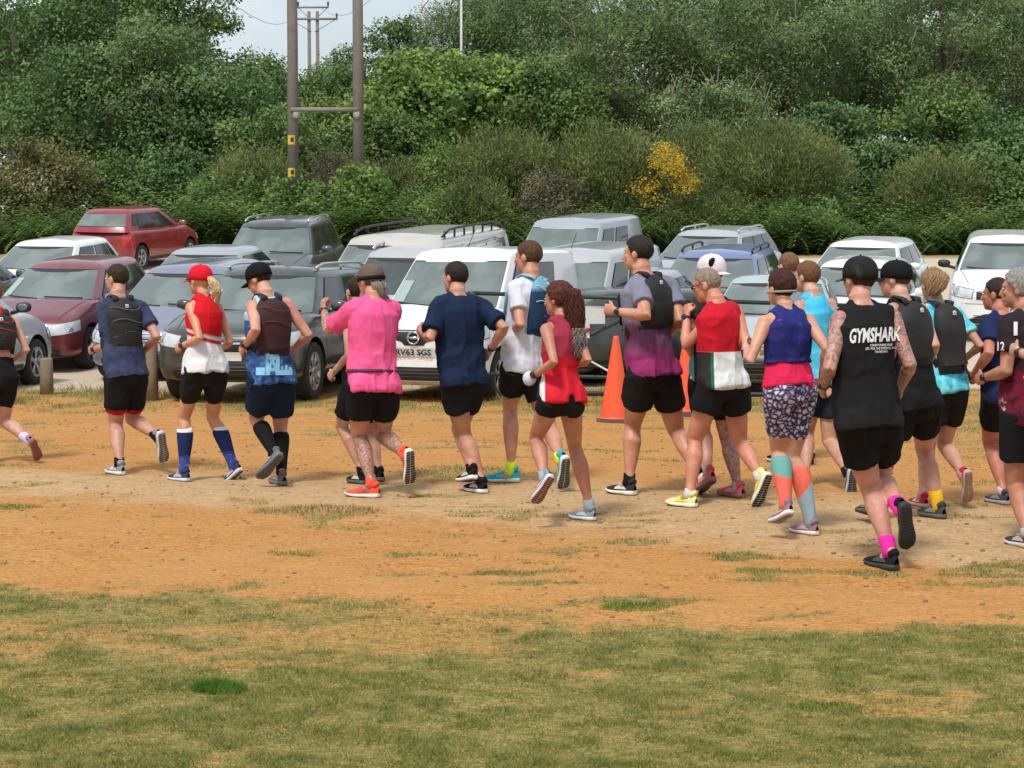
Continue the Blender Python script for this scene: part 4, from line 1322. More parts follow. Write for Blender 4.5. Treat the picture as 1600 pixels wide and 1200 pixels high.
    def decal(nm, ang, a0, a1, zs, mat, off=.004, n1=8, n2=4, parent=body, thick=.0, shape=None):
        """patch on the skin seen from direction ang; zs = (z00, z10, z11, z01) heights of the corners"""
        ca_, sa_ = math.cos(R(ang)), math.sin(R(ang)); dr = np.array([ca_, sa_, 0]); lt = np.array([-sa_, ca_, 0]); G = []; ok = True
        for i in range(n1 + 1):
            row = []
            for j in range(n2 + 1):
                u, v = i / n1, j / n2
                a = a0 + (a1 - a0) * u; zlo = zs[0] + (zs[1] - zs[0]) * u; zhi = zs[3] + (zs[2] - zs[3]) * u
                if shape: zlo, zhi = shape(u, zlo, zhi)
                o_ = dr * 5 + lt * a + np.array([0, 0, zlo + (zhi - zlo) * v])
                h = bv.ray_cast(Vector(o_), Vector(-dr), 9)
                if h[0] is None: return None
                row.append(np.array(h[0]) + np.array(h[1]) * off)
            G.append(row)
        m_ = MB(); m_.grid(np.array(G), flip=False)
        return m_.build(nm, mat, parent)
    FRN = not rear
    nz = zn - .10
    vis = (1, -1)
    for sd in vis:     # headlamps wrap round the corner
        a_ = S.get('lampang', 38) * sd
        ac = -math.sin(R(a_)) * (xf - .16) + math.cos(R(a_)) * sd * w * .90
        zq = zn - .03
        o1, o2 = (ac - .28, ac + .20) if sd > 0 else (ac - .20, ac + .28)
        zz4 = (zq - .20, zq - .10, zq + .07, zq - .04) if sd > 0 else (zq - .10, zq - .20, zq - .04, zq + .07)
        if sd > 0: zz4 = (zq - .16, zq - .10, zq + .05, zq - .02)
        else: zz4 = (zq - .10, zq - .16, zq - .02, zq + .05)
        decal('headlight_surround', a_, o1 - .012, o2 + .012, [q_ + e_ for q_, e_ in zip(zz4, (-.012, -.012, .012, .012))], STEELD, .003, 8, 5)
        hl = decal('headlight', a_, o1, o2, zz4, LAMP, .006, 8, 5)
        if hl:
            decal('lamp_reflector', a_, ac - .07, ac + .05, (zq - .10, zq - .10, zq + .005, zq + .005), CHR, .010, 4, 4, parent=hl)
            decal('indicator', a_, (ac - .24 if sd < 0 else ac + .12), (ac - .16 if sd < 0 else ac + .18), (zq - .07, zq - .07, zq - .01, zq - .01), AMB, .010, 3, 3, parent=hl) if S.get('amb') else None
        a_ = (180 - 40) * sd
        ac = -math.sin(R(a_)) * (xr + .12) + math.cos(R(a_)) * sd * w * .92
        decal('tail_light', a_, ac - .17, ac + .17, (zd - .34, zd - .34, zd - .10, zd - .10), REDL, .006, 6, 5)
        decal('fog_lamp', 14 * sd, .52 * sd - .07, .52 * sd + .07, (g + .14, g + .14, g + .22, g + .22), STEELD, .006, 3, 3)
    # grille, air intake, bumper line
    if grille == 'vee':
        gr_ = decal('grille', 0, -.48, .48, (zn - .22, zn - .22, zn - .06, zn - .06), TRIM, .006, 24, 4, shape=lambda u, lo, hi: (lo + abs(u - .5) * .24 if abs(u - .5) > .14 else lo, hi))
        decal('bonnet_edge', 0, -.6, .6, (zn - .05, zn - .05, zn - .035, zn - .035), TRIM, .004, 12, 1)
        bd = MB(); hx = bv.ray_cast(Vector((5, 0, zn - .13)), Vector((-1, 0, 0)))[0][0] + .018
        bd.tube([(hx, .072 * math.cos(a), zn - .13 + .072 * math.sin(a)) for a in np.linspace(0, 2 * math.pi, 25)], .011, 6)
        bd.box((hx, 0, zn - .13), (.008, .085, .016)); bd.build('badge', CHR, gr_ or body)
    elif grille == 'bar':
        decal('grille', 0, -.52, .52, (zn - .20, zn - .20, zn - .08, zn - .08), TRIM, .006, 14, 3)
        decal('grille_slat', 0, -.48, .48, (zn - .15, zn - .15, zn - .135, zn - .135), STEELD, .010, 14, 1)
    else:
        decal('grille', 0, -.42, .42, (zn - .24, zn - .24, zn - .10, zn - .10), TRIM, .006, 14, 3)
        decal('grille_slat', 0, -.42, .42, (zn - .135, zn - .135, zn - .115, zn - .115), CHR, .010, 14, 1)
        decal('badge', 0, -.05, .05, (zn - .20, zn - .20, zn - .12, zn - .12), CHR, .014, 4, 4)
    decal('air_intake', 0, -.62, .62, (g + .09, g + .09, g + .25, g + .25), TRIM, .005, 16, 3, shape=lambda u, lo, hi: (lo, hi - .09 * max(0, abs(u - .5) * 2 - .6) / .4))
    for kk in (.13, .17, .21): decal('intake_slat', 0, -.56, .56, (g + kk, g + kk, g + kk + .012, g + kk + .012), STEELD, .010, 14, 1)
    decal('bonnet_front_gap', 0, -.62, .62, (zn - .045, zn - .045, zn - .035, zn - .035), TRIM, .003, 16, 1, shape=lambda u, lo, hi: (lo - .05 * (2 * u - 1) ** 2, hi - .05 * (2 * u - 1) ** 2))
    decal('bumper_gap', 0, -.74, .74, (zn - .275, zn - .275, zn - .268, zn - .268), TRIM, .003, 16, 1)
    decal('bumper_strip', 0, -.62, .62, (g + .045, g + .045, g + .075, g + .075), trim_m or STEELD, .012, 14, 1)
    pz = S.get('pz', g + .34)
    pl = decal('number_plate', 0, -.26, .26, (pz - .055, pz - .055, pz + .055, pz + .055), PLW, .012, 6, 2)
    pr = decal('number_plate', 180, -.26, .26, (zd - .42, zd - .42, zd - .31, zd - .31), plate_m or PLY, .012, 6, 2)
    if plate:
        V_, F_ = text_mesh(plate, .03); sgn_ = -1 if rear else 1
        xx_ = bv.ray_cast(Vector((5 * sgn_, 0, pz if not rear else zd - .365)), Vector((-sgn_, 0, 0)))[0][0] + sgn_ * .030
        W_ = np.stack([np.full(len(V_), xx_), V_[:, 0] * .46 * sgn_, V_[:, 1] * .075 + (pz if not rear else zd - .365)], 1)
        mk('plate_lettering', W_, F_, TRIM, pl if not rear else pr, False)
    # shut lines, handles, sills
    for side in (1, -1):
        xs = S.get('doors', (xw0 - .25, xw0 - 1.25, xw0 - 2.1))
        a90 = 90 * side
        for x_ in xs:
            a_ = -x_ * side
            decal('door_gap', a90, a_ - .005, a_ + .005, (g + .10, g + .10, zb - .04, zb - .04), TRIM, .002, 1, 10)
        for x_ in xs[:2]:
            a_ = -(x_ - .80) * side
            decal('door_handle', a90, a_ - .09, a_ + .09, (zb - .17, zb - .17, zb - .13, zb - .13), S.get('handle_m') or body_m, .022, 4, 2)
        decal('sill_strip', a90, -(xa - r - .1) if side > 0 else (xb + r + .1), -(xb + r + .1) if side > 0 else (xa - r - .1), (g + .02, g + .02, g + .12, g + .12), TRIM, .006, 10, 2)
        for xx in (xa, xb): wheel(root, xx, side, side * (w - .115), r, alloy or ALLOY, S.get('spokes', 5))
        # door mirror
        mm_ = MB(); mx_ = xw0 - .42; my = side * (w + .10)
        mm_.tube([(mx_, side * (w + .005), zb + .085), (mx_, side * (w + .03), zb + .09), (mx_ + .005, side * (w + .12), zb + .10), (mx_ - .005, side * (w + .19), zb + .10), (mx_ - .01, side * (w + .205), zb + .10)], [(.025, .035), (.052, .062), (.056, .070), (.044, .052), (.02, .026)], 12, ax=[(1, 0, 0)] * 5); mm_.tube([(mx_ - .01, side * (w * tum - .02), zb + .02), (mx_, side * (w + .05), zb + .06)], .026, 8)
        mi = mm_.build('door_mirror', S.get('mirror_m') or body_m, root)
        mg_ = MB(); mg_.ell((mx_ - .052, side * (w + .11), zb + .10), (.010, .075, .052), 10); mg_.build('mirror_glass', GL_W, mi)
    # bonnet shut line
    for sd in (1, -1):
        bl = MB(); pts = []
        for t in np.linspace(0, 1, 8):
            x_ = xf - .22 - (S['w0'] - .30) * t; y_ = sd * w * (.66 + .16 * t)
            h = bv.ray_cast(Vector((x_, y_, 3)), Vector((0, 0, -1)))
            if h[0]: pts.append(np.array(h[0]) + [0, 0, .001])
        if len(pts) > 2: bl.tube(pts, .006, 4); bl.build('bonnet_gap', TRIM, body)
    if rails:
        for side in (1, -1):
            rb = MB(); pts = []
            for t in np.linspace(0, 1, 10):
                x_ = xF - .12 + (xB + .15 - xF + .12) * t; pts.append((x_, side * (hw - .07), zr - .02 + rails[1] * math.sin(math.pi * min(1, t * 6) / 2) * math.sin(math.pi * min(1, (1 - t) * 6) / 2)))
            rb.tube(pts, .018, 8)
            for t in np.linspace(.04, .96, rails[2]): 
                x_ = xF - .12 + (xB + .15 - xF + .12) * t; rb.tube([(x_, side * (hw - .07), zr - .05), (x_, side * (hw - .07), zr - .03 + rails[1] * .9)], .016, 6)
            rb.build('roof_rail', rails[0], root)
    if S.get('antenna'):
        an_ = MB(); an_.tube([(xF - .2, 0, zr), (xF - .45, 0, zr + .22)], .005, 5); an_.build('antenna', TRIM, root)
    root['_w'] = 0; del root['_w']
    def on_glass(nm, i0, i1, u0, u1, mat, side=1):
        G = [[surf(u, i, .012, side) for i in np.linspace(i0, i1, 5)] for u in np.linspace(u0, u1, 4)]
        m_ = MB(); m_.grid(np.array(G)); return m_.build(nm, mat, ws)
    return root, on_glass

HATCH = dict(L=3.95, W=1.70, H=1.50, zn=.74, zh=1.00, zb=.97, w0=1.02, w1=1.85, r1=.42, r0=.06, zd=.98, rg=.30, roofw=.70, r=.31, fo=.80, ro=.62,
             win=((.10, .44, .14, 1), (.49, .80, .16, 0), (.84, .92, .30, 0)), doors=(1.97 - 1.30, 1.97 - 2.30, 1.97 - 3.1), spokes=5)
SALOON = dict(L=4.45, W=1.79, H=1.46, zn=.72, zh=.96, zb=.94, w0=1.15, w1=2.05, r1=1.05, r0=.25, zd=1.0, rg=.15, roofw=.70, r=.32, fo=.88, ro=.85,
              win=((.10, .44, .14, 1), (.48, .80, .14, 0), (.84, .92, .22, 0)))
ESTATE = dict(L=4.65, W=1.82, H=1.52, zn=.74, zh=1.0, zb=.97, w0=1.15, w1=2.0, r1=.50, r0=.08, zd=1.0, rg=.25, roofw=.70, r=.33, fo=.9, ro=.85,
              win=((.08, .36, .14, 1), (.39, .66, .14, 0), (.69, .92, .18, 0)), spokes=7)
SUV = dict(L=4.60, W=1.88, H=1.70, zn=.92, zh=1.14, zb=1.10, w0=1.08, w1=1.80, r1=.40, r0=.06, zd=1.12, rg=.25, roofw=.72, r=.36, fo=.88, ro=.85, g=.24,
           win=((.08, .36, .14, 1), (.39, .66, .14, 0), (.69, .92, .18, 0)), spokes=7)
VAN = dict(L=4.40, W=1.70, H=1.86, zn=.92, zh=1.16, zb=1.10, w0=.82, w1=1.62, r1=.16, r0=.04, zd=1.12, rg=.15, roofw=.79, r=.31, fo=.78, ro=.72, nose=.08, rp=1.0,
           win=((.07, .28, .08, 1), (.34, .60, .12, 0)), antenna=True, gu=(.08, .86), pz=.62)
MPV = dict(L=4.90, W=1.93, H=1.92, zn=.95, zh=1.2, zb=1.12, w0=.85, w1=1.75, r1=.18, r0=.04, zd=1.15, rg=.15, roofw=.77, r=.34, fo=.9, ro=.9, rp=1.0,
           win=((.07, .30, .10, 1), (.34, .62, .12, 0), (.66, .92, .12, 0)), gu=(.08, .88))
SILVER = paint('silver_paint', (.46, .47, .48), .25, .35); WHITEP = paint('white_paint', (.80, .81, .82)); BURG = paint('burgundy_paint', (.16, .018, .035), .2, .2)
REDP = paint('red_paint', (.24, .010, .018)); DKGREY = paint('dark_grey_paint', (.06, .065, .075), .2, .3); GREENBK = paint('dark_green_paint', (.022, .028, .026))
LILAC = paint('grey_blue_paint', (.20, .21, .30), .25, .3); BLUE = paint('blue_paint', (.13, .18, .38), .25, .2); CREAM = paint('cream_silver_paint', (.50, .47, .42), .28, .2)
TEALS = paint('pale_silver_paint', (.42, .50, .49), .25, .3); LGREY = paint('light_grey_paint', (.36, .39, .42), .25, .3)
def V_(S, **k): q = dict(S); q.update(k); return q

car('white small van with a round chrome badge facing the track behind the pink shirt', 748, 24.9, 20, V_(VAN, mirror_m=TRIM), WHITEP, cat='van', name='parked_van', plate='RV63 SGS', grille='vee', trim_m=CHR)[1]('glare_and_sheet', 2.6, 4.3, .16, .52, GLARE_PAPER, -1)  # the patch on this windscreen is glare, painted as a pale green shape
r_, og = car('dark green estate with roof rails behind the black capped runner', 440, 24.9, 12, V_(SUV, L=4.6, H=1.62, zn=.86, zh=1.08, zb=1.04, W=1.84), GREENBK, rails=(CHR, .05, 3), alloy=ALLOY); og('glare_and_sheet', 2.6, 4.2, .14, .60, GLARE_PAPER, -1)
r_, og = car('burgundy hatchback beside the navy tee runner with a pale sheet behind its windscreen', 106, 0, 9, V_(HATCH, roof_m=paint('burgundy_roof', (.20, .03, .05), .2, .2)), BURG, roof_y=406, alloy=STEELD); og('glare_and_sheet', 3.0, 4.3, .14, .65, GLARE_PAPER, -1)
car('silver hatchback cut by the left picture edge pointing away from the track', -100, 24.8, -169, V_(HATCH, mirror_m=TRIM), SILVER)
car('dark grey hatchback at the left picture edge behind the silver one', -70, 32.0, -169, HATCH, DKGREY)
car('white hatchback parked behind the burgundy one', 76, 0, 9, V_(HATCH, H=1.47), WHITEP, roof_y=374)
car('bright red hatchback parked at the hedge showing its tail', 217, 0, -163, V_(HATCH, L=4.0), REDP, roof_y=321, rear=True, plate='MW07 OLP')
car('silver saloon behind the grey blue car on the left', 326, 0, 9, SALOON, LGREY, roof_y=386)
car('grey blue hatchback between the burgundy hatchback and the dark green estate', 300, 0, 10, V_(HATCH, L=4.2, W=1.75, H=1.52), LILAC, roof_y=412)
car('black four wheel drive with roof rails at the hedge', 440, 0, 5, V_(SUV, H=1.72), DKGREY, roof_y=342, rails=(CHR, .05, 3))
car('long cream people carrier with tall black roof rails on both sides', 648, 0, 17, V_(MPV, L=5.2, W=2.0, H=1.93), CREAM, roof_y=362, cat='van', name='people_carrier', rails=(TRIM, .10, 7))
car('silver people carrier with a dark windscreen left of the white small van', 665, 0, 12, V_(MPV, H=1.80, L=4.7, W=1.88), SILVER, roof_y=383, name='people_carrier', rails=(CHR, .05, 4), glass=glass_mat('dark_windscreen', (.05, .065, .065), 1.7))
car('white car derived van with two dark strips above its windscreen at the hedge', 900, 0, 20, V_(VAN, H=1.84), LGREY, roof_y=339, cat='van', name='parked_van')
car('silver van just behind the white small van', 905, 0, 20, V_(VAN, H=1.80), SILVER, roof_y=386, cat='van', name='parked_van')
car('silver hatchback behind the pointing runner', 975, 0, 20, V_(SALOON, L=4.2), LGREY, roof_y=421)
car('dark green low car behind the orange traffic cone', 950, 26.2, 74, V_(SUV, L=4.3, H=1.30, zn=.75, zh=.95, zb=.92), GREENBK)
car('silver estate at the hedge right of the van', 1112, 0, 22, ESTATE, SILVER, roof_y=358, rails=(CHR, .05, 3))
car('light blue estate with dark roof rails', 1122, 0, 16, V_(ESTATE, H=1.55, mirror_m=BLUE), BLUE, roof_y=389, rails=(TRIM, .05, 3))
car('pale teal silver hatchback behind the royal blue vest', 1215, 0, 12, V_(SALOON, H=1.48, W=1.82), TEALS, roof_y=429)
car('white hatchback with its bonnet towards the track at the hedge', 1350, 0, 21, V_(HATCH, L=4.2, W=1.78, H=1.47), WHITEP, roof_y=375)
car('white saloon behind the two black caps', 1345, 0, 18, SALOON, WHITEP, roof_y=405)
car('white four wheel drive with a black grille at the right picture edge', 1575, 0, 14, V_(SUV, W=1.95, H=1.66, mirror_m=TRIM), WHITEP, roof_y=366, plate='CK10 PWU', grille='bar', name='parked_car')

# ------------------------------------------------------------ gate, rails, cones, posts
gate_m = plain('green_gate_paint', (.018, .035, .026), .5)
GY0 = 22.6
def gp(px, py, dd=0): return at(px, py, GY0 + dd)
e0 = gp(738, 640); gate = empty('swing_gate', (e0[0], e0[1], 0), 'dark green tubular steel swing gate behind the curly haired runner', 'gate')
o_ = np.array([e0[0], e0[1], 0])
for nm, pts, rr in (('top_rail', [gp(738, 458), gp(1345, 478, -.3)], .026), ('bottom_rail', [gp(738, 584), gp(1345, 600, -.3)], .022),
                    ('brace', [gp(800, 582), gp(1000, 486)], (.024)), ('brace', [gp(1010, 484, -.1), gp(1180, 594, -.2)], .022),
                    ('post', [gp(738, 455), np.array([gp(738, 640)[0], GY0, -.05])], .055), ('post', [gp(1345, 474, -.3), np.array([gp(1345, 640, -.3)[0], GY0 - .3, -.05])], .055)):
    m_ = MB(); m_.tube([p - o_ for p in pts], rr, 10); m_.build(nm, gate_m, gate)
m_ = MB(); q0 = gp(930, 492, -.05); m_.box(q0 - o_, (.115, .006, .105)); m_.build('notice', plain('notice_white', (.55, .58, .60), .6), gate, smooth=False)
m_ = MB(); q0 = gp(904, 517, -.05); m_.box(q0 - o_, (.13, .006, .085), 0); b_ = m_.build('warning_plate', plain('notice_white', (.55, .58, .60), .6), gate, smooth=False)
m_ = MB(); q1 = gp(918, 515, -.07) - o_; m_.tube([q1, q1 - [0, .006, 0]], .026, 14); m_.build('red_disc', plain('red_disc', (.45, .02, .05), .6), b_)
m_ = MB(); m_.tube([gp(915, 560, -.1) - o_, gp(940, 574, -.4) - o_, gp(957, 583, -1.0) - o_], .012, 6); m_.build('rope', plain('rope', (.55, .55, .5), .9), gate)

rail = MB(); pts = [np.array([at(x, 633, 23.1)[0], 23.1 - (x - 860) * .0006, .10]) for x in range(850, 1360, 50)]
rail.tube(pts, .028, 8)
rt = empty('low_rail', (pts[0][0], 23.1, 0), 'low black pipe rail just above the dry grass in front of the gravel', 'rail')
rl = mk('pipe', np.array(rail.v) - np.array([pts[0][0], 23.1, 0]), rail.f, TRIM, rt)
for p_ in pts[::3]:
    s_ = MB(); s_.tube([np.array([p_[0], p_[1], -.05]) - [pts[0][0], 23.1, 0], p_ - [pts[0][0], 23.1, 0]], .02, 8); s_.build('stake', plain('stake', (.14, .12, .09), .9), rt)

or_m = plain('cone_orange', (.72, .085, .02), .45, var=.12, scale=6)
def cone(px, pbase, h, lab):
    d = 1.8 * FPX / (pbase - 395); c_ = at(px, pbase, d); e = empty('traffic_cone', (c_[0], d, 0), lab, 'traffic cone', 'traffic cones by the gate')
    m_ = MB(); pr = [(.185, .045), (.17, .055), (.165, .07), (.03, h - .02), (.026, h), (.018, h), (.018, h - .05)]
    m_.grid(np.array([[(r_ * math.cos(a), r_ * math.sin(a), z_) for r_, z_ in pr] for a in np.linspace(0, 2 * math.pi, 33)])); m_.build('cone_body', or_m, e)
    b_ = MB(); b_.add([(.22 * math.cos(a), .22 * math.sin(a), z_) for z_ in (0, .04) for a in [math.pi / 8 + i * math.pi / 4 for i in range(8)]], [tuple(range(8))[::-1], tuple(range(8, 16))] + [(i, (i + 1) % 8, 8 + (i + 1) % 8, 8 + i) for i in range(8)]); b_.build('cone_base', plain('cone_rubber', (.10, .095, .09), .9), e, smooth=False)
cone(962, 660, .92, 'tall orange traffic cone with a grey base standing beside the pointing runner')
cone(1072, 648, .90, 'orange traffic cone almost hidden between the pointing runner and the red vest')

wood_m = plain('weathered_wood', (.20, .155, .10), .9, var=.45, scale=14, bump=.6)
def post(px, ptop, pbase, r_, lab):
    d = 1.8 * FPX / (pbase - 395); c_ = at(px, pbase, d); zt = at(px, ptop, d)[2]
    m_ = MB(); m_.tube([(0, 0, -.05), (.003, 0, zt * .5), (0, .002, zt - .015), (0, 0, zt)], [r_ * 1.04, r_, r_ * .98, r_ * .90], 12)
    o = m_.build('bollard', wood_m); o.location = (c_[0], d, 0); tag(o, lab, 'bollard', 'wooden bollards at the edge of the car park')
post(73, 560, 617, .085, 'short weathered wooden bollard in front of the silver hatchback')
post(238, 536, 625, .075, 'taller pale wooden bollard beside the navy tee runner')
# ------------------------------------------------------------ the runners
BL = cloth(BLACK); BL2 = cloth((.010, .010, .012)); NV = cloth((.010, .018, .045))
PACKB = plain('pack_fabric', (.012, .012, .014), .75, var=.5, scale=22, bump=.4)
def J(s):
    K = 'head neck shL shR elL elR wrL wrR hipL hipR knL knR anL anR toL toR'.split()
    v = [float(q) for q in s.replace(',', ' ').split()]
    return {k: (v[2 * i], v[2 * i + 1]) for i, k in enumerate(K)}
PALE = (.56, .32, .23); TAN = (.46, .24, .15); PINKISH = (.60, .30, .22); RED = (.50, .20, .13)

# woman at the left edge, only her right side in the picture
p = Person(J('-10,455 -6,484 -34,503 26,503 -44,545 42,547 -40,570 20,562 -14,590 14,592 -30,655 6,660 -24,712 46,688 -38,735 61,716'),
           'person in a black and red running vest with bare midriff at the left picture edge', H=1.66, phi=30, g='L', fem=True, b=.98, skin=PALE)
p.shirt(cloth((.45, .02, .02)), hem=.45, tank=True, name='top'); p.pack(PACKB, .40, .92, 62, .04, trim=plain('red_cord', (.5, .02, .03), .7))
p.shorts(BL, q=.58, tight=False, loose=.006, flare=.0, top=.30); p.hair((.20, .10, .04), low=-.05)
p.sock('R', cloth((.55, .50, .75)), .28); p.sock('L', cloth((.55, .50, .75)), .28)
for S in 'RL': p.shoe(S, cloth((.30, .20, .30)), (.35, .12, .10), (.28, .11, .09), (.6, .5, .6))

# navy tee, black vest, red under shorts
p = Person(J('182,436 183,461 161,483 227,485 168,541 245,526 147,546 226,548 183,585 211,586 181,661 207,657 187,724 245,681 171,741 258,722'),
           'person in a navy tee and black running vest with red liners showing under black shorts', H=1.76, phi=36, yb=745, g='L', skin=(.52, .28, .20), look=62, b=1.04)
t = p.shirt(cloth((.035, .045, .095), pattern=([(.3, (.022, .03, .065)), (.6, (.05, .062, .125))], 9, 'noise')), hem=-.04, sleeve=.62, loose=.016)
p.pack(PACKB, .30, .93, 56, .016, trim=plain('grey_cord', (.12, .12, .12), .7))
p.shorts(BL, q=.66, loose=.022, flare=.012); 
p.shorts(cloth((.42, .012, .02)), q=.76, tight=True, top=.1, name='liner_shorts')
p.hair((.035, .020, .012)); p.watch('L')
for S in 'LR': p.sock(S, BL2, .17); p.shoe(S, cloth((.24, .25, .27)), (.62, .62, .60), (.16, .12, .10), (.5, .52, .55))

# red cap, blond ponytail
p = Person(J('312,438 317,462 295,482 343,481 312,528 360,534 284,541 342,548 304,583 337,583 288,652 333,653 288,728 365,727 268,745 354,756'),
           'person in a bright red cap with blond ponytail and red and white tank top', H=1.70, phi=38, yb=753, g='L', fem=True, skin=(.60, .30, .18), look=52, b=1.0)
z1, z2 = p.zpx(536), p.zpx(552)
t = p.shirt(cloth((.55, .012, .02), bands=None, pattern=([(.3, (.45, .008, .015)), (.7, (.62, .02, .03))], 5, 'noise')), hem=.0, tank=True, loose=.016, name='tank_top')
t2 = cloth((.66, .66, .68), bands=[(z1 + .02, (.50, .02, .02), .008, .35), (z1 + .05, (.70, .70, .72), .006, .35), (z1 + .075, (.58, .012, .02), .01, .30)])
t.data.materials[0] = t2
p.shorts(cloth(BLACK, rough=.7), q=.60, tight=True, top=.30, name='shorts')
c = p.cap(cloth((.62, .012, .025)), low=.03); p.hair((.55, .36, .16), low=-.06); p.glasses()
p.strands([(0, -.105, .03), (.005, -.150, -.01), (.02, -.175, -.08), (.03, -.150, -.17), (.03, -.135, -.23)], [.020, .034, .036, .030, .012], 70, (.62, .46, .25), .006, .004)
p.watch('L')
for S in 'LR':
    o = p.sock(S, cloth((.018, .035, .14), bands=[(p.P['an' + S][2] - p.o[2] + .29, (.75, .75, .75), .003, 0)]), .80, name='compression_sock')
    o.data.materials[0] = cloth((.05, .09, .40), bands=[(p.P['an' + S][2] - p.o[2] + .10, (.014, .026, .10), .02, 0), (p.P['an' + S][2] - p.o[2] + (.295 if S == 'L' else .285), (.75, .75, .75), .003, 0)], pattern=([(.35, (.05, .08, .38)), (.55, (.04, .07, .30)), (.62, (.35, .42, .7))], 30, 'noise'))
    p.shoe(S, cloth((.035, .045, .10)), (.60, .60, .66), (.10, .11, .16), (.4, .42, .5))

# black cap, blue singlet, dark red vest
p = Person(J('404,436 414,460 392,481 453,477 400,516 482,523 382,541 458,546 408,593 440,593 401,657 438,664 428,708 440,734 409,744 428,752'),
           'person in a black cap with a dark red vest over a blue singlet', H=1.76, phi=34, yb=758, g='R', skin=PINKISH, look=66, tilt=22, b=1.02)
b0 = p.zpx(590)
t = p.shirt(cloth((.035, .075, .22), pattern=([(.35, (.02, .05, .17)), (.55, (.05, .13, .34)), (.68, (.12, .28, .50))], 16, 'noise'), bands=[(p.zpx(500), (.36, .58, .68), .01, 0)]), hem=-.06, tank=True, loose=.02, name='singlet')
cast = plain('castle_print', (.20, .46, .66), .8, var=.3, scale=30); cast2 = plain('window_print', (.03, .09, .25), .8)
B = lambda x0, y0, x1, y1: [(x0, y0), (x1, y0), (x1, y1), (x0, y1)]
p.printed(t, [B(-11, -10, 11, 20), B(-11, -20, -5, -9), B(4, -20, 10, -9), B(-4, -12, 3, -9), B(-26, 8, -12, 20), B(13, 6, 17, 20), B(19, 4, 23, 20), B(25, 8, 30, 20), B(11, 12, 31, 20)], 426, 566, cast, .006)
p.printed(t, [B(-6, -4, -4, 0), B(3, -4, 5, 0), B(-2, 4, 1, 8), B(-4, 14, 4, 20)], 426, 566, cast2, .009, 'window_print')
p.pack(plain('dark_red_mesh', (.035, .008, .010), .8, var=.7, scale=16, bump=.5), .26, .94, 56, .035, strap_m=PACKB, trim=plain('maroon_cord', (.18, .02, .02), .7), logo=False)
p.printed(p.root.children[-1], [B(-7, -2, 7, 2)], 441, 506, white_m, .006, 'label')
p.shorts(cloth((.012, .022, .055)), q=.72, loose=.024, flare=.02)
p.cap(BL2, low=.03); p.hair((.03, .02, .012), low=-.06); p.watch('L')
for S in 'LR': p.sock(S, BL2, .80, name='compression_sock'); p.shoe(S, cloth((.13, .14, .14)), (.16, .16, .15), (.10, .10, .09), (.25, .25, .25))

# pink shirt, grey beard, raised left hand
p = Person(J('578,438 583,463 546,484 618,485 512,516 603,530 506,483 588,510 562,604 602,604 562,681 597,682 581,742 632,709 553,770 643,760'),
           'person with a long grey beard in a bright pink tee raising one hand', H=1.78, phi=36, yb=778, g='L', skin=(.55, .27, .17), look=48, b=1.06, sgn={'elL': 1, 'wrL': 1, 'elR': 1}, tattoo=('shankL', 'shankR', 'armL'))
p.shirt(cloth((.80, .10, .28), pattern=([(.3, (.72, .085, .24)), (.7, (.84, .13, .33))], 6, 'noise')), hem=-.06, sleeve=.80, loose=.022, name='tee_shirt', amp=.011)
p.belt(plain('waist_belt', (.10, .02, .06), .7), .17, .046)
p.shorts(BL, q=.58, loose=.024, flare=.012)
p.hair((.10, .075, .055), low=-.085, puff=.004); p.cap(cloth((.13, .10, .085)), brim=None, low=.03, puff=-.001); p.band(BL2, .012, -.12, .013, 'headband')
p.strands([(0, .03, -.075), (0, .05, -.12), (0, .05, -.17)], [.045, .045, .02], 70, (.42, .38, .34), .006, .004, 'beard')
p.strands([(0, -.06, .0), (.0, -.095, -.04), (.01, -.10, -.09), (.01, -.115, -.135)], [.06, .062, .060, .03], 240, (.30, .265, .23), .004, .004, 'long_hair')
p.watch('L')
for S in 'LR': p.sock(S, cloth((.75, .10, .06)), .12); p.shoe(S, cloth((.80, .09, .045)), (.78, .70, .66), (.05, .04, .035), (.55, .05, .03))

# hidden behind the pink shirt
p = Person(J('556,456 562,482 541,502 596,505 545,556 598,552 522,581 585,580 552,602 582,604 534,666 578,672 566,728 592,735 553,742 580,752'),
           'person mostly hidden behind the pink shirted runner with only an arm and a thigh showing', H=1.68, phi=36, yb=756, g='L', skin=PALE, b=.96)
p.shirt(BL2, hem=-.02, tank=True, name='tank_top'); p.shorts(BL, q=.72); p.hair((.03, .015, .01))
for S in 'LR': p.sock(S, BL2, .12); p.shoe(S, BL, (.1, .1, .1))

# navy tee, middle
p = Person(J('711,434 714,459 681,480 757,481 672,528 788,512 658,518 766,547 708,595 739,596 724,676 717,672 752,733 737,731 740,763 722,751'),
           'person with short dark hair in a plain dark navy tee and black shorts', H=1.78, phi=30, yb=772, g='L', skin=(.50, .25, .16), look=48, b=1.06, sgn={'wrL': 1})
p.shirt(cloth((.010, .020, .052)), hem=-.06, sleeve=.78, loose=.026, name='tee_shirt', amp=.011)
p.shorts(BL, q=.56, loose=.024, flare=.010); p.hair((.022, .014, .010), low=-.055)
p.watch('R')
for S in 'LR': p.sock(S, BL2, .10); p.shoe(S, BL, (.75, .75, .75), (.04, .04, .04), (.5, .5, .5))

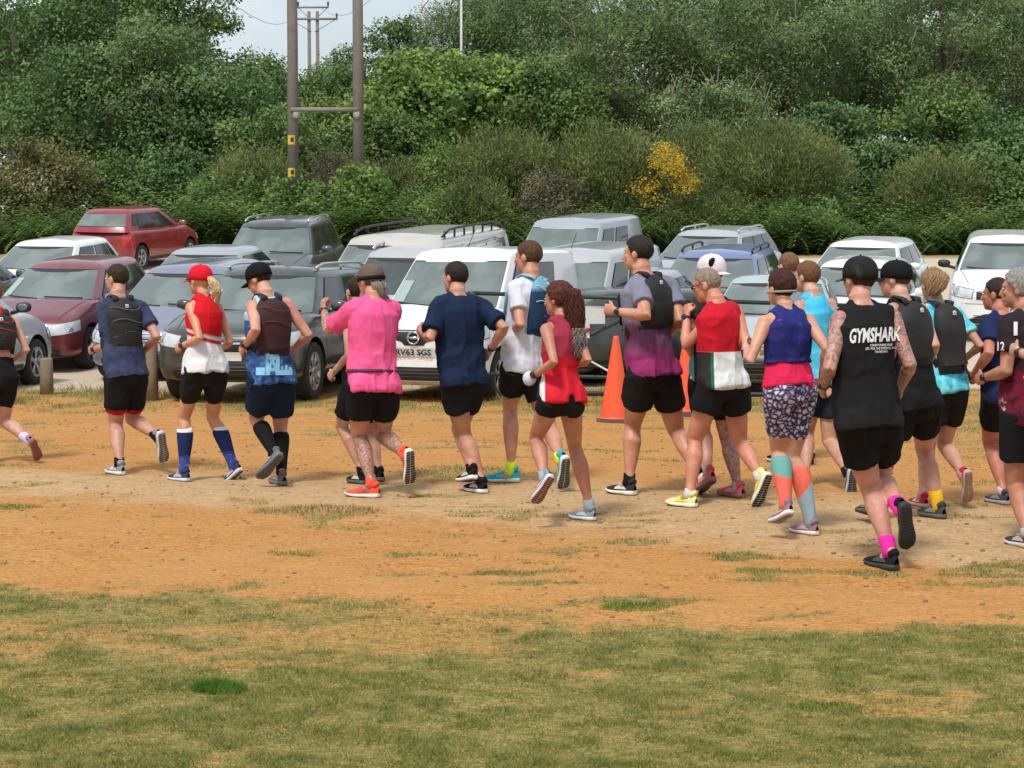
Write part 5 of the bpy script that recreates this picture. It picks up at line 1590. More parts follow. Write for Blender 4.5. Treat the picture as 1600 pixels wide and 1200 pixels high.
# tall white tee with blue rucksack vest
p = Person(J('825,402 829,430 802,453 852,455 813,507 862,508 799,517 850,530 803,578 829,578 797,634 858,668 799,711 876,716 772,747 880,757'),
           'tall person in a white tee with a small blue running pack and turquoise shoes', H=1.86, phi=42, yb=756, g='L', skin=(.56, .28, .19), look=60, b=1.0)
p.shirt(cloth((.60, .60, .66), pattern=([(.3, (.55, .55, .62)), (.7, (.64, .64, .70))], 6, 'noise')), hem=-.04, sleeve=.60, loose=.018, name='tee_shirt')
p.pack(cloth((.018, .045, .10), bands=[(p.zpx(452), (.16, .36, .46), .02, 0)]), .36, .98, 36, .035, strap_m=cloth((.22, .50, .60)), name='running_pack', trim=plain('pale_cord', (.5, .55, .6), .7), logo=False)
p.shorts(BL, q=.52, loose=.020, flare=.008); p.hair((.085, .040, .022), low=-.06)
for S in 'LR': p.sock(S, cloth((.62, .80, .03)), .17); p.shoe(S, cloth((.03, .36, .46)), (.62, .72, .74), (.09, .08, .08), (.06, .5, .6))

# red and grey singlet with long curly hair
p = Person(J('872,468 876,497 850,516 904,522 866,566 919,563 834,587 896,572 860,628 891,628 837,686 898,697 851,744 921,763 838,784 915,801'),
           'person with long curly brown hair in a red and white singlet and short black shorts', H=1.64, phi=40, yb=812, g='R', fem=True, skin=(.48, .23, .15), look=58, b=1.0)
p.shirt(cloth((.62, .018, .035), stripes=[(p.xpx(843), p.xpx(851), (.72, .72, .72), p.zpx(585)), (p.xpx(834), p.xpx(843), (.03, .03, .035), 2.0)], bands=[(p.zpx(556), (.30, .03, .06), .02, 0)]), hem=.06, tank=True, loose=.010, name='singlet')
p.shorts(BL, q=.20, tight=True, top=.26, lnr=1)
p.hair((.085, .025, .016), low=-.10, puff=.012, rough=.12)
p.strands([(0, -.03, .09), (.0, -.10, .07), (.0, -.13, -.02), (-.01, -.14, -.12), (-.02, -.155, -.22), (-.02, -.16, -.31)], [.05, .06, .064, .066, .058, .025], 340, (.085, .025, .016), .0042, .009, 'long_curly_hair', 20)
p.strands([(-.02, -.16, -.20), (-.02, -.17, -.30), (-.02, -.18, -.42)], [.055, .065, .04], 240, (.22, .20, .19), .004, .008, 'grey_hair_ends', 16)
p.watch('L')
wm = MB(); d_ = unit(p.P['wrL'] - p.P['elL']); c_ = p.P['wrL'] + d_ * .05 - p.o
wm.ell(c_, (.046, .046, .05), 12); wm.build('glove', cloth((.55, .58, .72)), p.root)
for S in 'LR': p.sock(S, cloth((.30, .36, .42)), .12); p.shoe(S, cloth((.20, .26, .32)), (.60, .62, .66), (.22, .06, .045), (.45, .5, .55))

# grey purple tee, black vest, pointing arm
p = Person(J('996,396 1002,424 998,452 1053,452 1010,494 1064,500 962,486 1048,520 1003,584 1037,585 989,662 1056,671 983,732 1089,736 957,752 1098,768'),
           'tall person in a grey to magenta tee and black vest reaching one arm forward', H=1.87, phi=48, yb=776, g='L', skin=(.56, .28, .18), look=66, b=1.10, sgn={'elL': -1})
p.shirt(cloth((.27, .03, .135), bands=[(p.zpx(548), (.17, .065, .14), .05, 0), (p.zpx(505), (.20, .20, .27), .05, 0)]), hem=-.03, sleeve=.60, loose=.022, name='tee_shirt')
p.pack(PACKB, .40, .95, 62, .028); p.shorts(cloth((.016, .014, .014)), q=.58, loose=.030, flare=.02)
p.hair((.022, .017, .015), puff=.003); p.watch('L')
for S in 'LR': p.sock(S, BL2, .16); p.shoe(S, cloth((.03, .03, .033)), (.72, .70, .64), (.05, .05, .05), (.6, .6, .55))

# behind the red vest: white cap, tattooed leg
p = Person(J('1110,426 1114,458 1086,480 1138,482 1072,528 1150,530 1082,556 1138,560 1096,598 1126,598 1098,668 1136,684 1107,736 1153,745 1095,764 1137,776'),
           'person in a white cap half hidden behind the runner in the red and white vest', H=1.80, phi=38, yb=783, g='R', skin=(.55, .28, .2), look=40, b=1.0, tattoo=('legR',))
p.shirt(cloth((.03, .03, .035), stripes=[(p.xpx(1060), p.xpx(1082), (.08, .32, .34), p.zpx(540))]), hem=-.02, sleeve=.5, name='tee_shirt'); p.shorts(BL, q=.60)
c = p.cap(cloth((.70, .62, .64)), brim='back', puff=.006, low=.03, brim_m=cloth((.72, .65, .67)))
pm_ = MB(); pm_.ell(p.hp(-.05, -.075, .07) - p.o, np.array([.045, .022, .040]), 12, rot=p.M); pm_.build('mesh_panel', BL2, c)
p.hair((.2, .15, .1), low=-.06)
for S in 'LR': p.sock(S, cloth((.35, .35, .38)), .10); p.shoe(S, cloth((.55, .10, .12)), (.22, .12, .12), (.12, .08, .08), (.7, .3, .3))

# buzz cut, red green white vest, hand at the face
p = Person(J('1104,446 1118,470 1114,499 1156,492 1071,540 1166,535 1073,493 1140,530 1113,604 1146,605 1086,686 1155,690 1078,759 1187,743 1050,779 1184,785'),
           'person with a buzz cut in a red and white vest, hand at the face', H=1.74, phi=50, yb=795, g='L', skin=(.58, .25, .16), look=68, tilt=14, b=1.05, sgn={'elL': 1, 'wrL': 1})
zb_ = p.zpx(549)
p.shirt(cloth((.62, .64, .65), stripes=[(p.xpx(1070), p.xpx(1107), (.03, .028, .025), zb_), (p.xpx(1107), p.xpx(1112), (.02, .12, .08), zb_)], bands=[(zb_, (.50, .012, .025), .003, 0)]), hem=-.02, sleeve=.02, loose=.020, name='vest_top', amp=.011)
p.shorts(BL, q=.42, loose=.03, flare=.022); p.hair((.26, .20, .155), low=-.05, puff=-.002)
p.glasses(); p.watch('L'); p.watch('R')
for S in 'LR': p.sock(S, cloth((.6, .58, .55)), .10); p.shoe(S, cloth((.72, .70, .30)), (.78, .76, .66), (.03, .03, .03), (.75, .65, .05))

# patterned shorts, blue vest, bright calf sleeves
p = Person(J('1219,450 1226,480 1190,506 1268,502 1172,563 1292,545 1165,540 1284,590 1217,615 1253,615 1217,704 1238,712 1228,788 1268,797 1208,818 1252,830'),
           'person in a royal blue vest top, lilac petal shorts and coral compression socks', H=1.68, phi=30, yb=840, g='R', fem=True, skin=(.62, .33, .22), b=1.10, look=36)
p.shirt(cloth((.62, .02, .085)), hem=.08, tank=True, loose=.006, neckv=.60, nostrap=True, name='pink_top')
p.shirt(cloth((.018, .022, .14), pattern=([(.3, (.012, .015, .10)), (.7, (.03, .036, .20))], 9, 'noise')), hem=.36, tank=True, loose=.020, name='tank_top', amp=.012)
p.shorts(cloth((.4, .4, .5), rough=.7, bump=.15, pattern=([(.0, (.015, .015, .03)), (.07, (.06, .055, .10)), (.14, (.20, .17, .30)), (.24, (.48, .42, .60)), (.42, (.66, .63, .72))], 27, 'petal')), q=.70, tight=True, top=.22, name='patterned_shorts', amp=.003)
kn = MB(); pt_ = p.tor_pt(.16, R(22), .03) - p.o
kn.tube([pt_ + np.array([-.01, 0, .02]), pt_ + np.array([0, -.01, -.02]), pt_ + np.array([.012, -.01, -.06])], [.022, .02, .012], 8); kn.build('tied_shirt_end', cloth((.62, .02, .085)), p.root)
p.hair((.05, .018, .012), low=-.085, puff=.007, rough=.10, front=.05); p.band(cloth((.30, .29, .24)), -.025, -.05, .006, 'headband', puff=.002)
aL = p.P['anL'][2] - p.o[2]; aR = p.P['anR'][2] - p.o[2]
p.sock('L', cloth((.72, .14, .10), bands=[(aL + .16, (.14, .36, .33), .006, .2)]), .86, name='compression_sock')
p.sock('R', cloth((.30, .42, .50), bands=[(aR + .075, (.76, .16, .11), .01, -1.2)]), .86, name='compression_sock')
for S in 'LR': p.shoe(S, cloth((.26, .16, .20)), (.72, .68, .66), (.30, .22, .20), (.45, .30, .36))

# light blue shirt behind
p = Person(J('1260,433 1268,459 1246,482 1302,478 1244,535 1312,530 1236,560 1300,565 1268,600 1296,600 1262,672 1296,690 1258,745 1324,737 1246,768 1329,778'),
           'person with brown hair in a bright sky blue top behind the royal blue vest', H=1.74, phi=30, d=14.6, skin=PALE, b=1.0, look=50)
p.shirt(cloth((.05, .42, .66), bands=None, pattern=([(.3, (.03, .36, .60)), (.62, (.08, .50, .72)), (.8, (.2, .6, .6))], 5, 'noise')), hem=-.02, sleeve=.42, loose=.02, name='tee_shirt', tank=True)
p.shorts(cloth((.014, .022, .035)), q=.60); p.hair((.16, .070, .035), low=-.07, puff=.004)
for S in 'LR': p.sock(S, BL2, .12); p.shoe(S, cloth((.05, .06, .08)), (.5, .55, .62), (.06, .06, .07), (.2, .2, .25))

# only the top of a head
p = Person(J('1231,417 1236,444 1212,466 1262,466 1208,515 1266,515 1204,545 1258,545 1226,580 1252,580 1222,640 1250,650 1222,705 1262,700 1208,730 1262,730'),
           'person farthest back with only brown hair showing above the blue vested runner', H=1.78, phi=30, g='L', skin=PALE)
p.shirt(cloth((.2, .25, .3)), sleeve=.5, name='tee_shirt'); p.shorts(BL, q=.6); p.hair((.17, .085, .05))
for S in 'LR': p.sock(S, BL2, .12); p.shoe(S, BL, (.5, .5, .5))

# black sleeveless tee with lettering
p = Person(J('1342,436 1342,470 1308,504 1402,500 1296,575 1422,570 1287,604 1408,604 1334,664 1380,664 1360,762 1374,748 1391,851 1406,794 1364,876 1419,850'),
           'heavily tattooed person in a black sleeveless top with large white lettering and pink socks', H=1.80, phi=24, yb=893, g='L', skin=(.55, .28, .21), b=1.06, look=30, tattoo=('armL', 'armR'))
shirt = p.shirt(cloth((.013, .013, .015)), hem=-.03, tank=False, sleeve=.02, loose=.024, name='sleeveless_top', amp=.012)
p.shorts(cloth((.009, .009, .010)), q=.56, loose=.028, flare=.014)
V, F = text_mesh('GYMSHARK', .035)
def lettering(V, F, w, h, px, py, skew, name, rot=0):
    ww = V.copy(); X = ww[:, 0] * w + ww[:, 1] * h * skew; Y = -ww[:, 1] * h
    c, s_ = math.cos(R(rot)), math.sin(R(rot))
    W = np.array([at(px + x * c + y * s_, py - x * s_ + y * c, p.D) - p.o for x, y in zip(X, Y)])
    return mk(name, p.project(shirt, W, ray(px, py), .007), F, white_m, shirt)
lettering(V, F, 80, 23, 1368, 523, .14, 'lettering', 3)
for i, (t_, w_) in enumerate((('CONDITIONING CLUB', 34), ('EST. FOR THE STRONG AND', 48), ('THE FAST AND', 20))):
    V2, F2 = text_mesh(t_, .02); lettering(V2, F2, w_, 3.6, 1377, 539 + i * 5.2, .05, 'small_lettering', 2)
p.hair((.045, .022, .014), low=-.10, puff=.002); p.cap(cloth((.022, .022, .022), pattern=([(.45, (.018, .018, .018)), (.55, (.06, .06, .055))], 3, 'noise')), low=.03, puff=.002)
p.watch('L', plain('brown_strap', (.12, .06, .03), .8))
for S in 'LR': p.sock(S, cloth((.80, .03, .36)), .24); p.shoe(S, cloth((.014, .014, .016)), (.03, .03, .033), (.02, .02, .02), (.05, .05, .06))

# black cap and black tank behind the lettering
p = Person(J('1398,436 1405,464 1394,488 1444,488 1392,548 1460,540 1386,575 1448,570 1416,632 1446,632 1388,708 1444,704 1366,782 1467,780 1346,800 1450,806'),
           'person in black cap and black tank with an orange yellow sock, behind the lettering', H=1.74, phi=34, yb=817, g='R', skin=PALE, b=1.04, look=62)
p.shirt(BL, hem=-.05, tank=True, loose=.022, name='tank_top'); p.pack(PACKB, .34, .94, 60, .03)
p.shorts(BL, q=.56, loose=.024); p.cap(BL2, low=.03); p.hair((.10, .055, .025), low=-.075)
for S in 'LR': p.sock(S, cloth((.72, .42, .02)), .30); p.shoe(S, cloth((.055, .06, .055)), (.10, .11, .09), (.05, .05, .045), (.2, .2, .2))

# blond bun, black rucksack, turquoise tie dye
p = Person(J('1457,446 1462,470 1440,495 1500,494 1438,546 1532,540 1446,570 1508,560 1464,612 1491,612 1450,698 1475,696 1442,772 1505,741 1425,790 1513,783'),
           'person with windswept blond hair and a black backpack over a turquoise tie dye tee', H=1.70, phi=26, yb=798, g='L', fem=True, skin=(.55, .30, .21), b=1.04, look=20)
p.shirt(cloth((.10, .50, .60), pattern=([(.30, (.03, .20, .30)), (.42, (.06, .42, .58)), (.55, (.16, .62, .72)), (.68, (.42, .72, .62))], 8, 'noise'), bands=None), hem=-.02, sleeve=.60, loose=.014, name='tee_shirt')
p.pack(PACKB, .18, .96, 46, .060, name='backpack', grow=.03)
p.shorts(cloth((.016, .012, .012)), q=.56, loose=.022, flare=.014)
p.hair((.26, .15, .075), low=-.07, puff=.008, rough=.03)
p.strands([(.01, -.05, .10), (-.01, -.10, .06), (-.04, -.125, -.01), (-.08, -.12, -.08)], [.05, .065, .06, .03], 300, (.36, .22, .12), .003, .012, cf=7)
pole = MB(); a_, b_ = at(1503, 556, p.D - .1) - p.o, at(1517, 594, p.D - .12) - p.o
pole.tube([a_, (a_ + b_) / 2 + np.array([0, 0, -.01]), b_], .009, 6); pole.build('waist_strap', PACKB, p.root)
for S in 'LR': p.sock(S, cloth((.5, .30, .30)), .10); p.shoe(S, cloth((.52, .03, .04)), (.55, .38, .34), (.30, .16, .11), (.7, .6, .6))

# navy tee at the right
p = Person(J('1556,460 1562,487 1542,508 1592,508 1545,552 1602,552 1522,584 1585,580 1556,624 1584,625 1548,693 1578,698 1568,766 1592,752 1550,783 1590,778'),
           'person in a plain navy tee half hidden behind the grey haired runner', H=1.72, phi=40, yb=790, g='L', skin=RED, b=1.06, look=58)
p.shirt(cloth((.012, .022, .075)), hem=-.03, sleeve=.68, loose=.020, name='tee_shirt'); p.shorts(BL, q=.56); p.hair((.03, .017, .015), low=-.045)
for S in 'LR': p.sock(S, cloth((.5, .5, .5)), .10); p.shoe(S, cloth((.05, .06, .08)), (.30, .30, .32), (.05, .05, .05), (.2, .2, .2))

# grey hair, maroon jersey
p = Person(J('1590,452 1600,485 1575,510 1638,512 1572,580 1652,580 1538,590 1640,600 1590,655 1628,656 1588,760 1624,764 1606,840 1640,835 1582,860 1625,862'),
           'person with thick grey hair in a maroon and black printed jersey at the right edge', H=1.76, phi=46, yb=861, g='L', skin=(.48, .22, .14), b=1.12, look=70, sgn={'wrL': 1})
p.shirt(cloth((.12, .012, .025), pattern=([(.4, (.02, .014, .018)), (.5, (.14, .012, .03)), (.60, (.16, .015, .03)), (.66, (.6, .58, .6))], 7, 'noise'), bands=[(p.zpx(575), (.028, .018, .022), .02, 0)]), hem=-.05, sleeve=.62, loose=.022, name='jersey')
sl = p.root.children[-1]
p.printed(sl, [B(-3, -17, 3, 4)], 1587, 520, white_m, .008, 'white_stripe')
V3, F3 = text_mesh('12', .02)
W3 = np.array([at(1564 + x * 11, 541 - y * 14, p.D - .1) - p.o for x, y, z in V3])
mk('sleeve_number', p.project(sl, W3, ray(1565, 541), .006), F3, white_m, sl)
p.shorts(BL, q=.60, loose=.026); p.hair((.26, .25, .24), low=-.065, puff=.010, rough=.05); p.watch('L')
for S in 'LR': p.sock(S, cloth((.4, .4, .4)), .10); p.shoe(S, cloth((.05, .05, .05)), (.55, .55, .5), (.05, .05, .05), (.4, .4, .4))

# last runner, mostly beyond the right edge
p = Person(J('1640,430 1646,462 1632,486 1700,490 1628,562 1712,560 1592,550 1700,590 1640,655 1685,655 1640,770 1690,760 1664,860 1720,840 1640,888 1700,880'),
           'person beyond the right edge with only a watch wearing hand in the picture', H=1.78, phi=30, g='L', skin=PALE, b=1.05, sgn={'wrL': 1}, look=40)
p.shirt(cloth((.05, .45, .40)), sleeve=.6, name='tee_shirt'); p.shorts(BL); p.hair((.1, .06, .04)); p.cap(cloth((.06, .55, .45)), low=.03); p.watch('L')
for S in 'LR': p.sock(S, BL2, .12); p.shoe(S, BL, (.5, .5, .5))
# ------------------------------------------------------------ poles, trees, shrubs
pole_m = plain('pole_wood', (.17, .15, .135), .9, var=.3, scale=5, bump=.4)
def hpole(pxl, pxr, d, r_, top, braces, lab, bl=None, br=None):
    a = at(pxl, 200, d); b = at(pxr, 200, d); z0 = tz(a[0], d)
    e = empty('electricity_pole', (a[0], d, z0), lab, 'utility pole', 'wooden twin electricity poles')
    w_ = b[0] - a[0]
    for x in (0, w_):
        m_ = MB(); m_.tube([(x, 0, -.3), (x + .02, 0, top * .5), (x, 0, top)], [r_ * 1.08, r_, r_ * .85], 14); m_.build('pole', pole_m, e)
    for pyy, ext, rr in braces:
        z = at(pxl, pyy, d)[2] - z0; m_ = MB(); m_.box((w_ / 2, -r_ - .03, z), (w_ / 2 + ext, .03, rr)); m_.build('cross_beam', plain('beam_grey', (.22, .20, .17), .8), e)
        m_ = MB(); m_.tube([(w_ / 2 - (w_ / 2 + ext) * .9, -r_, z), (w_ / 2, -r_, z - .02)], .02, 6)
        if ext > .3:
            for q in (-1, 1):
                s2 = MB(); s2.tube([(w_ / 2 + q * (w_ / 2 + ext) * .95, -r_, z), (w_ / 2 + q * .1, -r_, z - 1.0)], .03, 6); s2.build('strut', plain('beam_grey', (.22, .20, .17), .8), e)
                s3 = MB(); s3.tube([(w_ / 2 + q * (w_ / 2 + ext) * .95, 0, z), (w_ / 2 + q * (w_ / 2 + ext) * .95, 0, z + .45)], [.05, .09, ][:2], 8); s3.build('insulator', TRIM, e)
    return e, w_, z0
e, w_, z0 = hpole(457, 559, 54.2, .150, 11.5, [(172, .02, .06), (-90, .6, .08)], 'pair of grey wooden poles with a cross beam rising from the hedge')
for x in (0.12, w_ - .02):
    z = at(457, 180, 54.2)[2] - z0; m_ = MB(); m_.ell((x, -.17, z), (.10, .05, .13), 10); m_.build('bracket', plain('bracket', (.32, .30, .27), .7), e)
for py in (219, 270):
    z = at(457, py, 54.2)[2] - z0; m_ = MB(); G = [[(.158 * math.sin(a), -.158 * math.cos(a), z + q) for a in np.linspace(-.9, .9, 8)] for q in (-.13, .13)]
    m_.grid(np.array(G)); o = m_.build('yellow_sign', plain('sign_yellow', (.60, .42, .02), .5), e)
    m_ = MB(); G = [[(.161 * math.sin(a), -.161 * math.cos(a), z + q) for a in np.linspace(-.25, .25, 4)] for q in (-.06, .07)]; m_.grid(np.array(G)); m_.build('sign_mark', TRIM, o)
hpole(484, 497, 150, .15, 17, [(30, 1.6, .09), (12, .9, .07)], 'distant pair of wooden poles with insulators seen between the two near poles')
def mast(px, d, top_py, r_, lab, m):
    a = at(px, 200, d); z0 = tz(a[0], d); zt = at(px, top_py, d)[2] - z0
    m_ = MB(); m_.tube([(0, 0, 0), (0, 0, zt)], [r_, r_ * .7], 8); e = empty('lamp_post', (a[0], d, z0), lab, 'lamp post', 'masts beyond the trees'); m_.build('mast', m, e)
    m_ = MB(); m_.tube([(0, 0, zt), (-.8, 0, zt + .15)], .05, 6); m_.build('arm', m, e); m_ = MB(); m_.ell((-1.0, 0, zt + .15), (.3, .12, .08), 10); m_.build('lamp_head', m, e)
pale_m = plain('galvanised', (.50, .52, .52), .6)
mast(721, 66, -60, .055, 'slim pale lamp post standing in front of the pale willow', pale_m)
mast(658, 160, -40, .16, 'farther pale mast at the right side of the sky gap', pale_m)
mast(667, 165, -40, .12, 'thinner of the two far masts right of the sky gap', plain('mast_white', (.62, .64, .64), .6))
wr = MB()
for k_, (pa, pb) in enumerate((((340, -10, 60), (476, 8, 149)), ((497, 8, 149), (640, -60, 60)))):
    A_, B_ = at(*pa), at(*pb); wr.tube([A_ * (1 - t) + B_ * t - np.array([0, 0, 1.2 * math.sin(math.pi * t)]) for t in np.linspace(0, 1, 12)], .012, 4)
tag(wr.build('overhead_wire', TRIM), 'thin overhead wire strung between the near and far poles', 'wire')

def rand_dirs(k, r):
    v = r.normal(size=(k, 3)); return v / np.linalg.norm(v, axis=1)[:, None]
def leafquads(C, nrm, size, elong, r, axis=None):
    k = len(C)
    if axis is None:
        t = rand_dirs(k, r); u = np.cross(nrm, t)
    else: u = axis
    u = u / (np.linalg.norm(u, axis=1)[:, None] + 1e-9)
    v = np.cross(nrm, u); v = v / (np.linalg.norm(v, axis=1)[:, None] + 1e-9)
    s = size[:, None]
    V = np.stack([C - u * s * .5, C + v * s * .5 / elong, C + u * s * .5, C - v * s * .5 / elong], 1)
    return V.reshape(-1, 3)
def trunk_mesh(h, r0, pts, seed):
    rg = random.Random(seed); mb = MB(); bend = [(rg.uniform(-.2, .2) * t, rg.uniform(-.2, .2) * t, h * t) for t in (0, .25, .5, .75, 1)]
    mb.tube([(0, 0, -.2)] + bend, [r0 * 1.3, r0 * 1.15, r0, r0 * .85, r0 * .6, r0 * .35], 9)
    for p in pts:
        t = min(.9, max(.2, p[2] / h * .55)); i = t * 4; a = bend[min(int(i), 3)]; b = bend[min(int(i) + 1, 4)]; f_ = i - int(i)
        s = np.array(a) * (1 - f_) + np.array(b) * f_; m = (s + p) / 2 + np.array([rg.uniform(-.2, .2), rg.uniform(-.2, .2), rg.uniform(-.1, .3)])
        mb.tube([s, m, p], [r0 * .45, r0 * .28, r0 * .10], 6)
    return mb
bark = plain('bark', (.10, .085, .065), .95, var=.4, scale=7, bump=.6)
def tree(px, py, rx, ry, d, mat, lab, n=9000, leaf=.13, elong=1.6, clumps=46, kind='leafy', crad=.26, group='trees behind the car park', name='tree', cat='tree', dense=1.0, upright=0.0, base=None, flow=None):
    """crown centred on a photo position at distance d, rx and ry in photo pixels"""
    seed = int(px * 7 + py * 3 + d * 11) % 99991; r = np.random.default_rng(seed)
    sc = d / FPX; c = at(px, py, d); z0 = tz(c[0], d); RX, RZ = rx * sc, ry * sc; RY = max(1.2, min(RX, RZ) * .9)
    cz = c[2] - z0
    e = empty(name, (c[0], d, z0), lab, cat, group)
    if kind == 'broom':
        # whippy stems fanning up and out
        ns = int(n * 1.25 / 26); a = r.random(ns) * 2 * np.pi; q = np.sqrt(r.random(ns)); top = cz + RZ
        bx, by = np.cos(a) * q * RX * .35, np.sin(a) * q * RY * .35
        lump = .72 + .5 * fbm(np.stack([np.cos(a) * q * 2.2, np.sin(a) * q * 2.2, a * 0], 1), 2, seed % 50)
        tipx, tipy = np.cos(a) * q * RX * (lump + .15), np.sin(a) * q * RY; tipz = np.clip((cz - RZ * .3) + (RZ * 1.3) * np.sqrt(np.clip(1 - q ** 2, 0, 1)) * (.62 + .3 * r.random(ns)) * (lump + .12), .3, None)
        ts = r.random((ns, 26)) ** .65 * .95 + .05
        X = bx[:, None] + (tipx - bx)[:, None] * ts ** 1.2; Y = by[:, None] + (tipy - by)[:, None] * ts ** 1.2; Z = tipz[:, None] * ts
        C = np.stack([X, Y, Z], -1).reshape(-1, 3) + r.normal(0, .13, (ns * 26, 3))
        D = np.stack([(tipx - bx) * 1.2, (tipy - by) * 1.2, tipz], 1); D = np.repeat(D / np.linalg.norm(D, axis=1)[:, None], 26, 0) + r.normal(0, .6, (ns * 26, 3))
        V = leafquads(C, rand_dirs(len(C), r), np.abs(r.normal(.15, .04, len(C))), 6.5, r, D)
        mk('crown', V, np.arange(len(V)).reshape(-1, 4), mat, e, smooth=False)
        tm_ = trunk_mesh(cz, .05, [np.array([x, y, cz * .8]) for x, y in ((.4, .2), (-.4, .1), (.1, -.4))], seed); tm_.build('trunk', bark, e)
        return e
    ph = rand_dirs(clumps, r); rad = .45 + .55 * r.random(clumps) ** .5
    CC = ph * rad[:, None] * np.array([RX, RY, RZ]) * (1 - crad * .55); CC[:, 2] += cz
    CR = crad * min(RX, RZ) * (.6 + .8 * r.random(clumps)) + .25
    keep = CC[:, 2] > .1; CC, CR = CC[keep], CR[keep]
    wts = CR ** 2; idx_ = r.choice(len(CC), int(n * dense), p=wts / wts.sum())
    dv = rand_dirs(len(idx_), r); dv[:, 2] = dv[:, 2] * .8 + .12
    rr = np.clip(r.normal(.82, .22, len(idx_)), .1, 1.35)
    sx_ = np.array([1.15, 1.15, .8 + upright])
    C = CC[idx_] + dv * (rr * CR[idx_])[:, None] * sx_
    C += (np.stack([noise3(C * 1.7, 3), noise3(C * 1.7, 5), noise3(C * 1.7, 8)], 1) - .5) * .5
    C = C[C[:, 2] > .0]; 
    nr = dv[:len(C)] * .6 + rand_dirs(len(C), r) * .9 + np.array([0, -.1, .45]); nr /= np.linalg.norm(nr, axis=1)[:, None]
    ax = None
    if flow: ax = rand_dirs(len(C), r) * .5 + np.array(flow)
    V = leafquads(C, nr, leaf * (.55 + .8 * r.random(len(C))), elong, r, ax)
    mk('crown', V, np.arange(len(V)).reshape(-1, 4), mat, e, smooth=False)
    if mat is M_YEL: return e
    trunk_mesh(max(1.0, cz + RZ * .2), .10 + RX * .05, list(CC[:10]), seed).build('trunk', bark, e)
    if kind == 'willow':           # pale twigs showing through
        tw = MB(); rg = random.Random(seed)
        for i in range(26):
            p = CC[rg.randrange(len(CC))] + np.array([rg.uniform(-.6, .6), -abs(rg.uniform(0, .6)), rg.uniform(-.4, .4)]); q_ = p + np.array([rg.uniform(-.9, .9), rg.uniform(-.4, .2), rg.uniform(.5, 1.4)])
            tw.tube([p, (p + q_) / 2 + [rg.uniform(-.15, .15), 0, 0], q_], [.022, .016, .006], 4)
        for i in range(0, len(tw.v), len(tw.v) // 26):
            k1 = len(tw.v) // 26; f1 = len(tw.f) // 26; j1 = i // k1
            mk('twig', tw.v[i:i + k1], [[q - i for q in f] for f in tw.f[j1 * f1:(j1 + 1) * f1]], plain('pale_twig', (.26, .24, .19), .9), e)
    return e

M_DARK = leaf_mat('dark_leaf', [(0.048, 0.091, 0.031), (0.076, 0.141, 0.045), (0.111, 0.197, 0.063), (0.168, 0.264, 0.085)], .2, clump=.7)  # leaf colours here are greyed and evened to paint in a slight haze
M_MID = leaf_mat('mid_leaf', [(0.059, 0.103, 0.031), (0.096, 0.163, 0.045), (0.143, 0.228, 0.062), (0.219, 0.301, 0.088)], .25, clump=.8)
M_BRI = leaf_mat('bright_leaf', [(0.078, 0.139, 0.035), (0.138, 0.229, 0.058), (0.213, 0.321, 0.077), (0.342, 0.441, 0.118)], .3, clump=.9)
M_WIL = leaf_mat('willow_leaf', [(0.076, 0.117, 0.045), (0.122, 0.181, 0.068), (0.184, 0.260, 0.101), (0.268, 0.342, 0.147)], .25, clump=.7)
M_WILD = leaf_mat('dark_willow_leaf', [(0.064, 0.107, 0.044), (0.108, 0.171, 0.066), (0.163, 0.244, 0.097), (0.247, 0.338, 0.138)], .2, clump=.6)
M_BRM = leaf_mat('broom_leaf', [(0.075, 0.103, 0.032), (0.124, 0.163, 0.049), (0.184, 0.223, 0.068), (0.245, 0.278, 0.098)], .2, clump=.8)
M_OLI = leaf_mat('olive_leaf', [(0.080, 0.083, 0.031), (0.129, 0.130, 0.047), (0.189, 0.180, 0.067), (0.295, 0.252, 0.087)], .25, clump=1.0)
M_FRN = leaf_mat('fern_leaf', [(0.072, 0.127, 0.033), (0.116, 0.193, 0.049), (0.177, 0.274, 0.072), (0.262, 0.356, 0.107)], .3, clump=.9)
M_BRO = leaf_mat('brown_green_leaf', [(0.079, 0.078, 0.046), (0.124, 0.114, 0.066), (0.169, 0.149, 0.086), (0.229, 0.199, 0.120)], .2, clump=1.1)
M_LIME = leaf_mat('lime_leaf', [(0.101, 0.178, 0.040), (0.162, 0.264, 0.063), (0.241, 0.353, 0.091)], .35, clump=2)
M_YEL = leaf_mat('yellow_flower', [(.26, .19, .02), (.50, .34, .03), (.60, .43, .05)], .2, clump=2)

# tall trees at the back
T_ = tree
T_(20, 60, 150, 190, 66, M_DARK, 'tall dark green tree filling the upper left corner', 30000)
T_(165, 10, 120, 130, 68, M_MID, 'tall mid green tree second from the upper left corner', 20000)
T_(150, 190, 150, 120, 61, M_DARK, 'broad dark tree above the red hatchback', 26000, clumps=60)
T_(255, 120, 95, 100, 60, M_WIL, 'olive grey leaved tree left of the sky gap', 16000, elong=2.4)
T_(276, 20, 84, 130, 66, M_MID, 'tall mid green tree forming the left side of the sky gap', 17000)
T_(320, 200, 125, 100, 60, M_DARK, 'rounded dark green tree left of the near poles', 24000, clumps=60)
T_(400, 190, 62, 100, 63, M_MID, 'loose green tree with wispy top shoots below the sky gap', 11000, crad=.22, upright=.5)
T_(425, 235, 80, 70, 58, M_MID, 'mid green shrubby tree just left of the yellow signs', 11000)
T_(515, 215, 60, 75, 66, M_BRI, 'bright green bush between the two near poles', 9000)
T_(500, 260, 75, 50, 62, M_DARK, 'dark shrub behind the feet of the near poles', 9000)
T_(612, 75, 48, 60, 78, M_DARK, 'small dark tree against the sky right of the poles', 6500, crad=.22)
T_(540, 100, 26, 38, 90, M_DARK, 'small far tree just left of the second near pole', 2600)
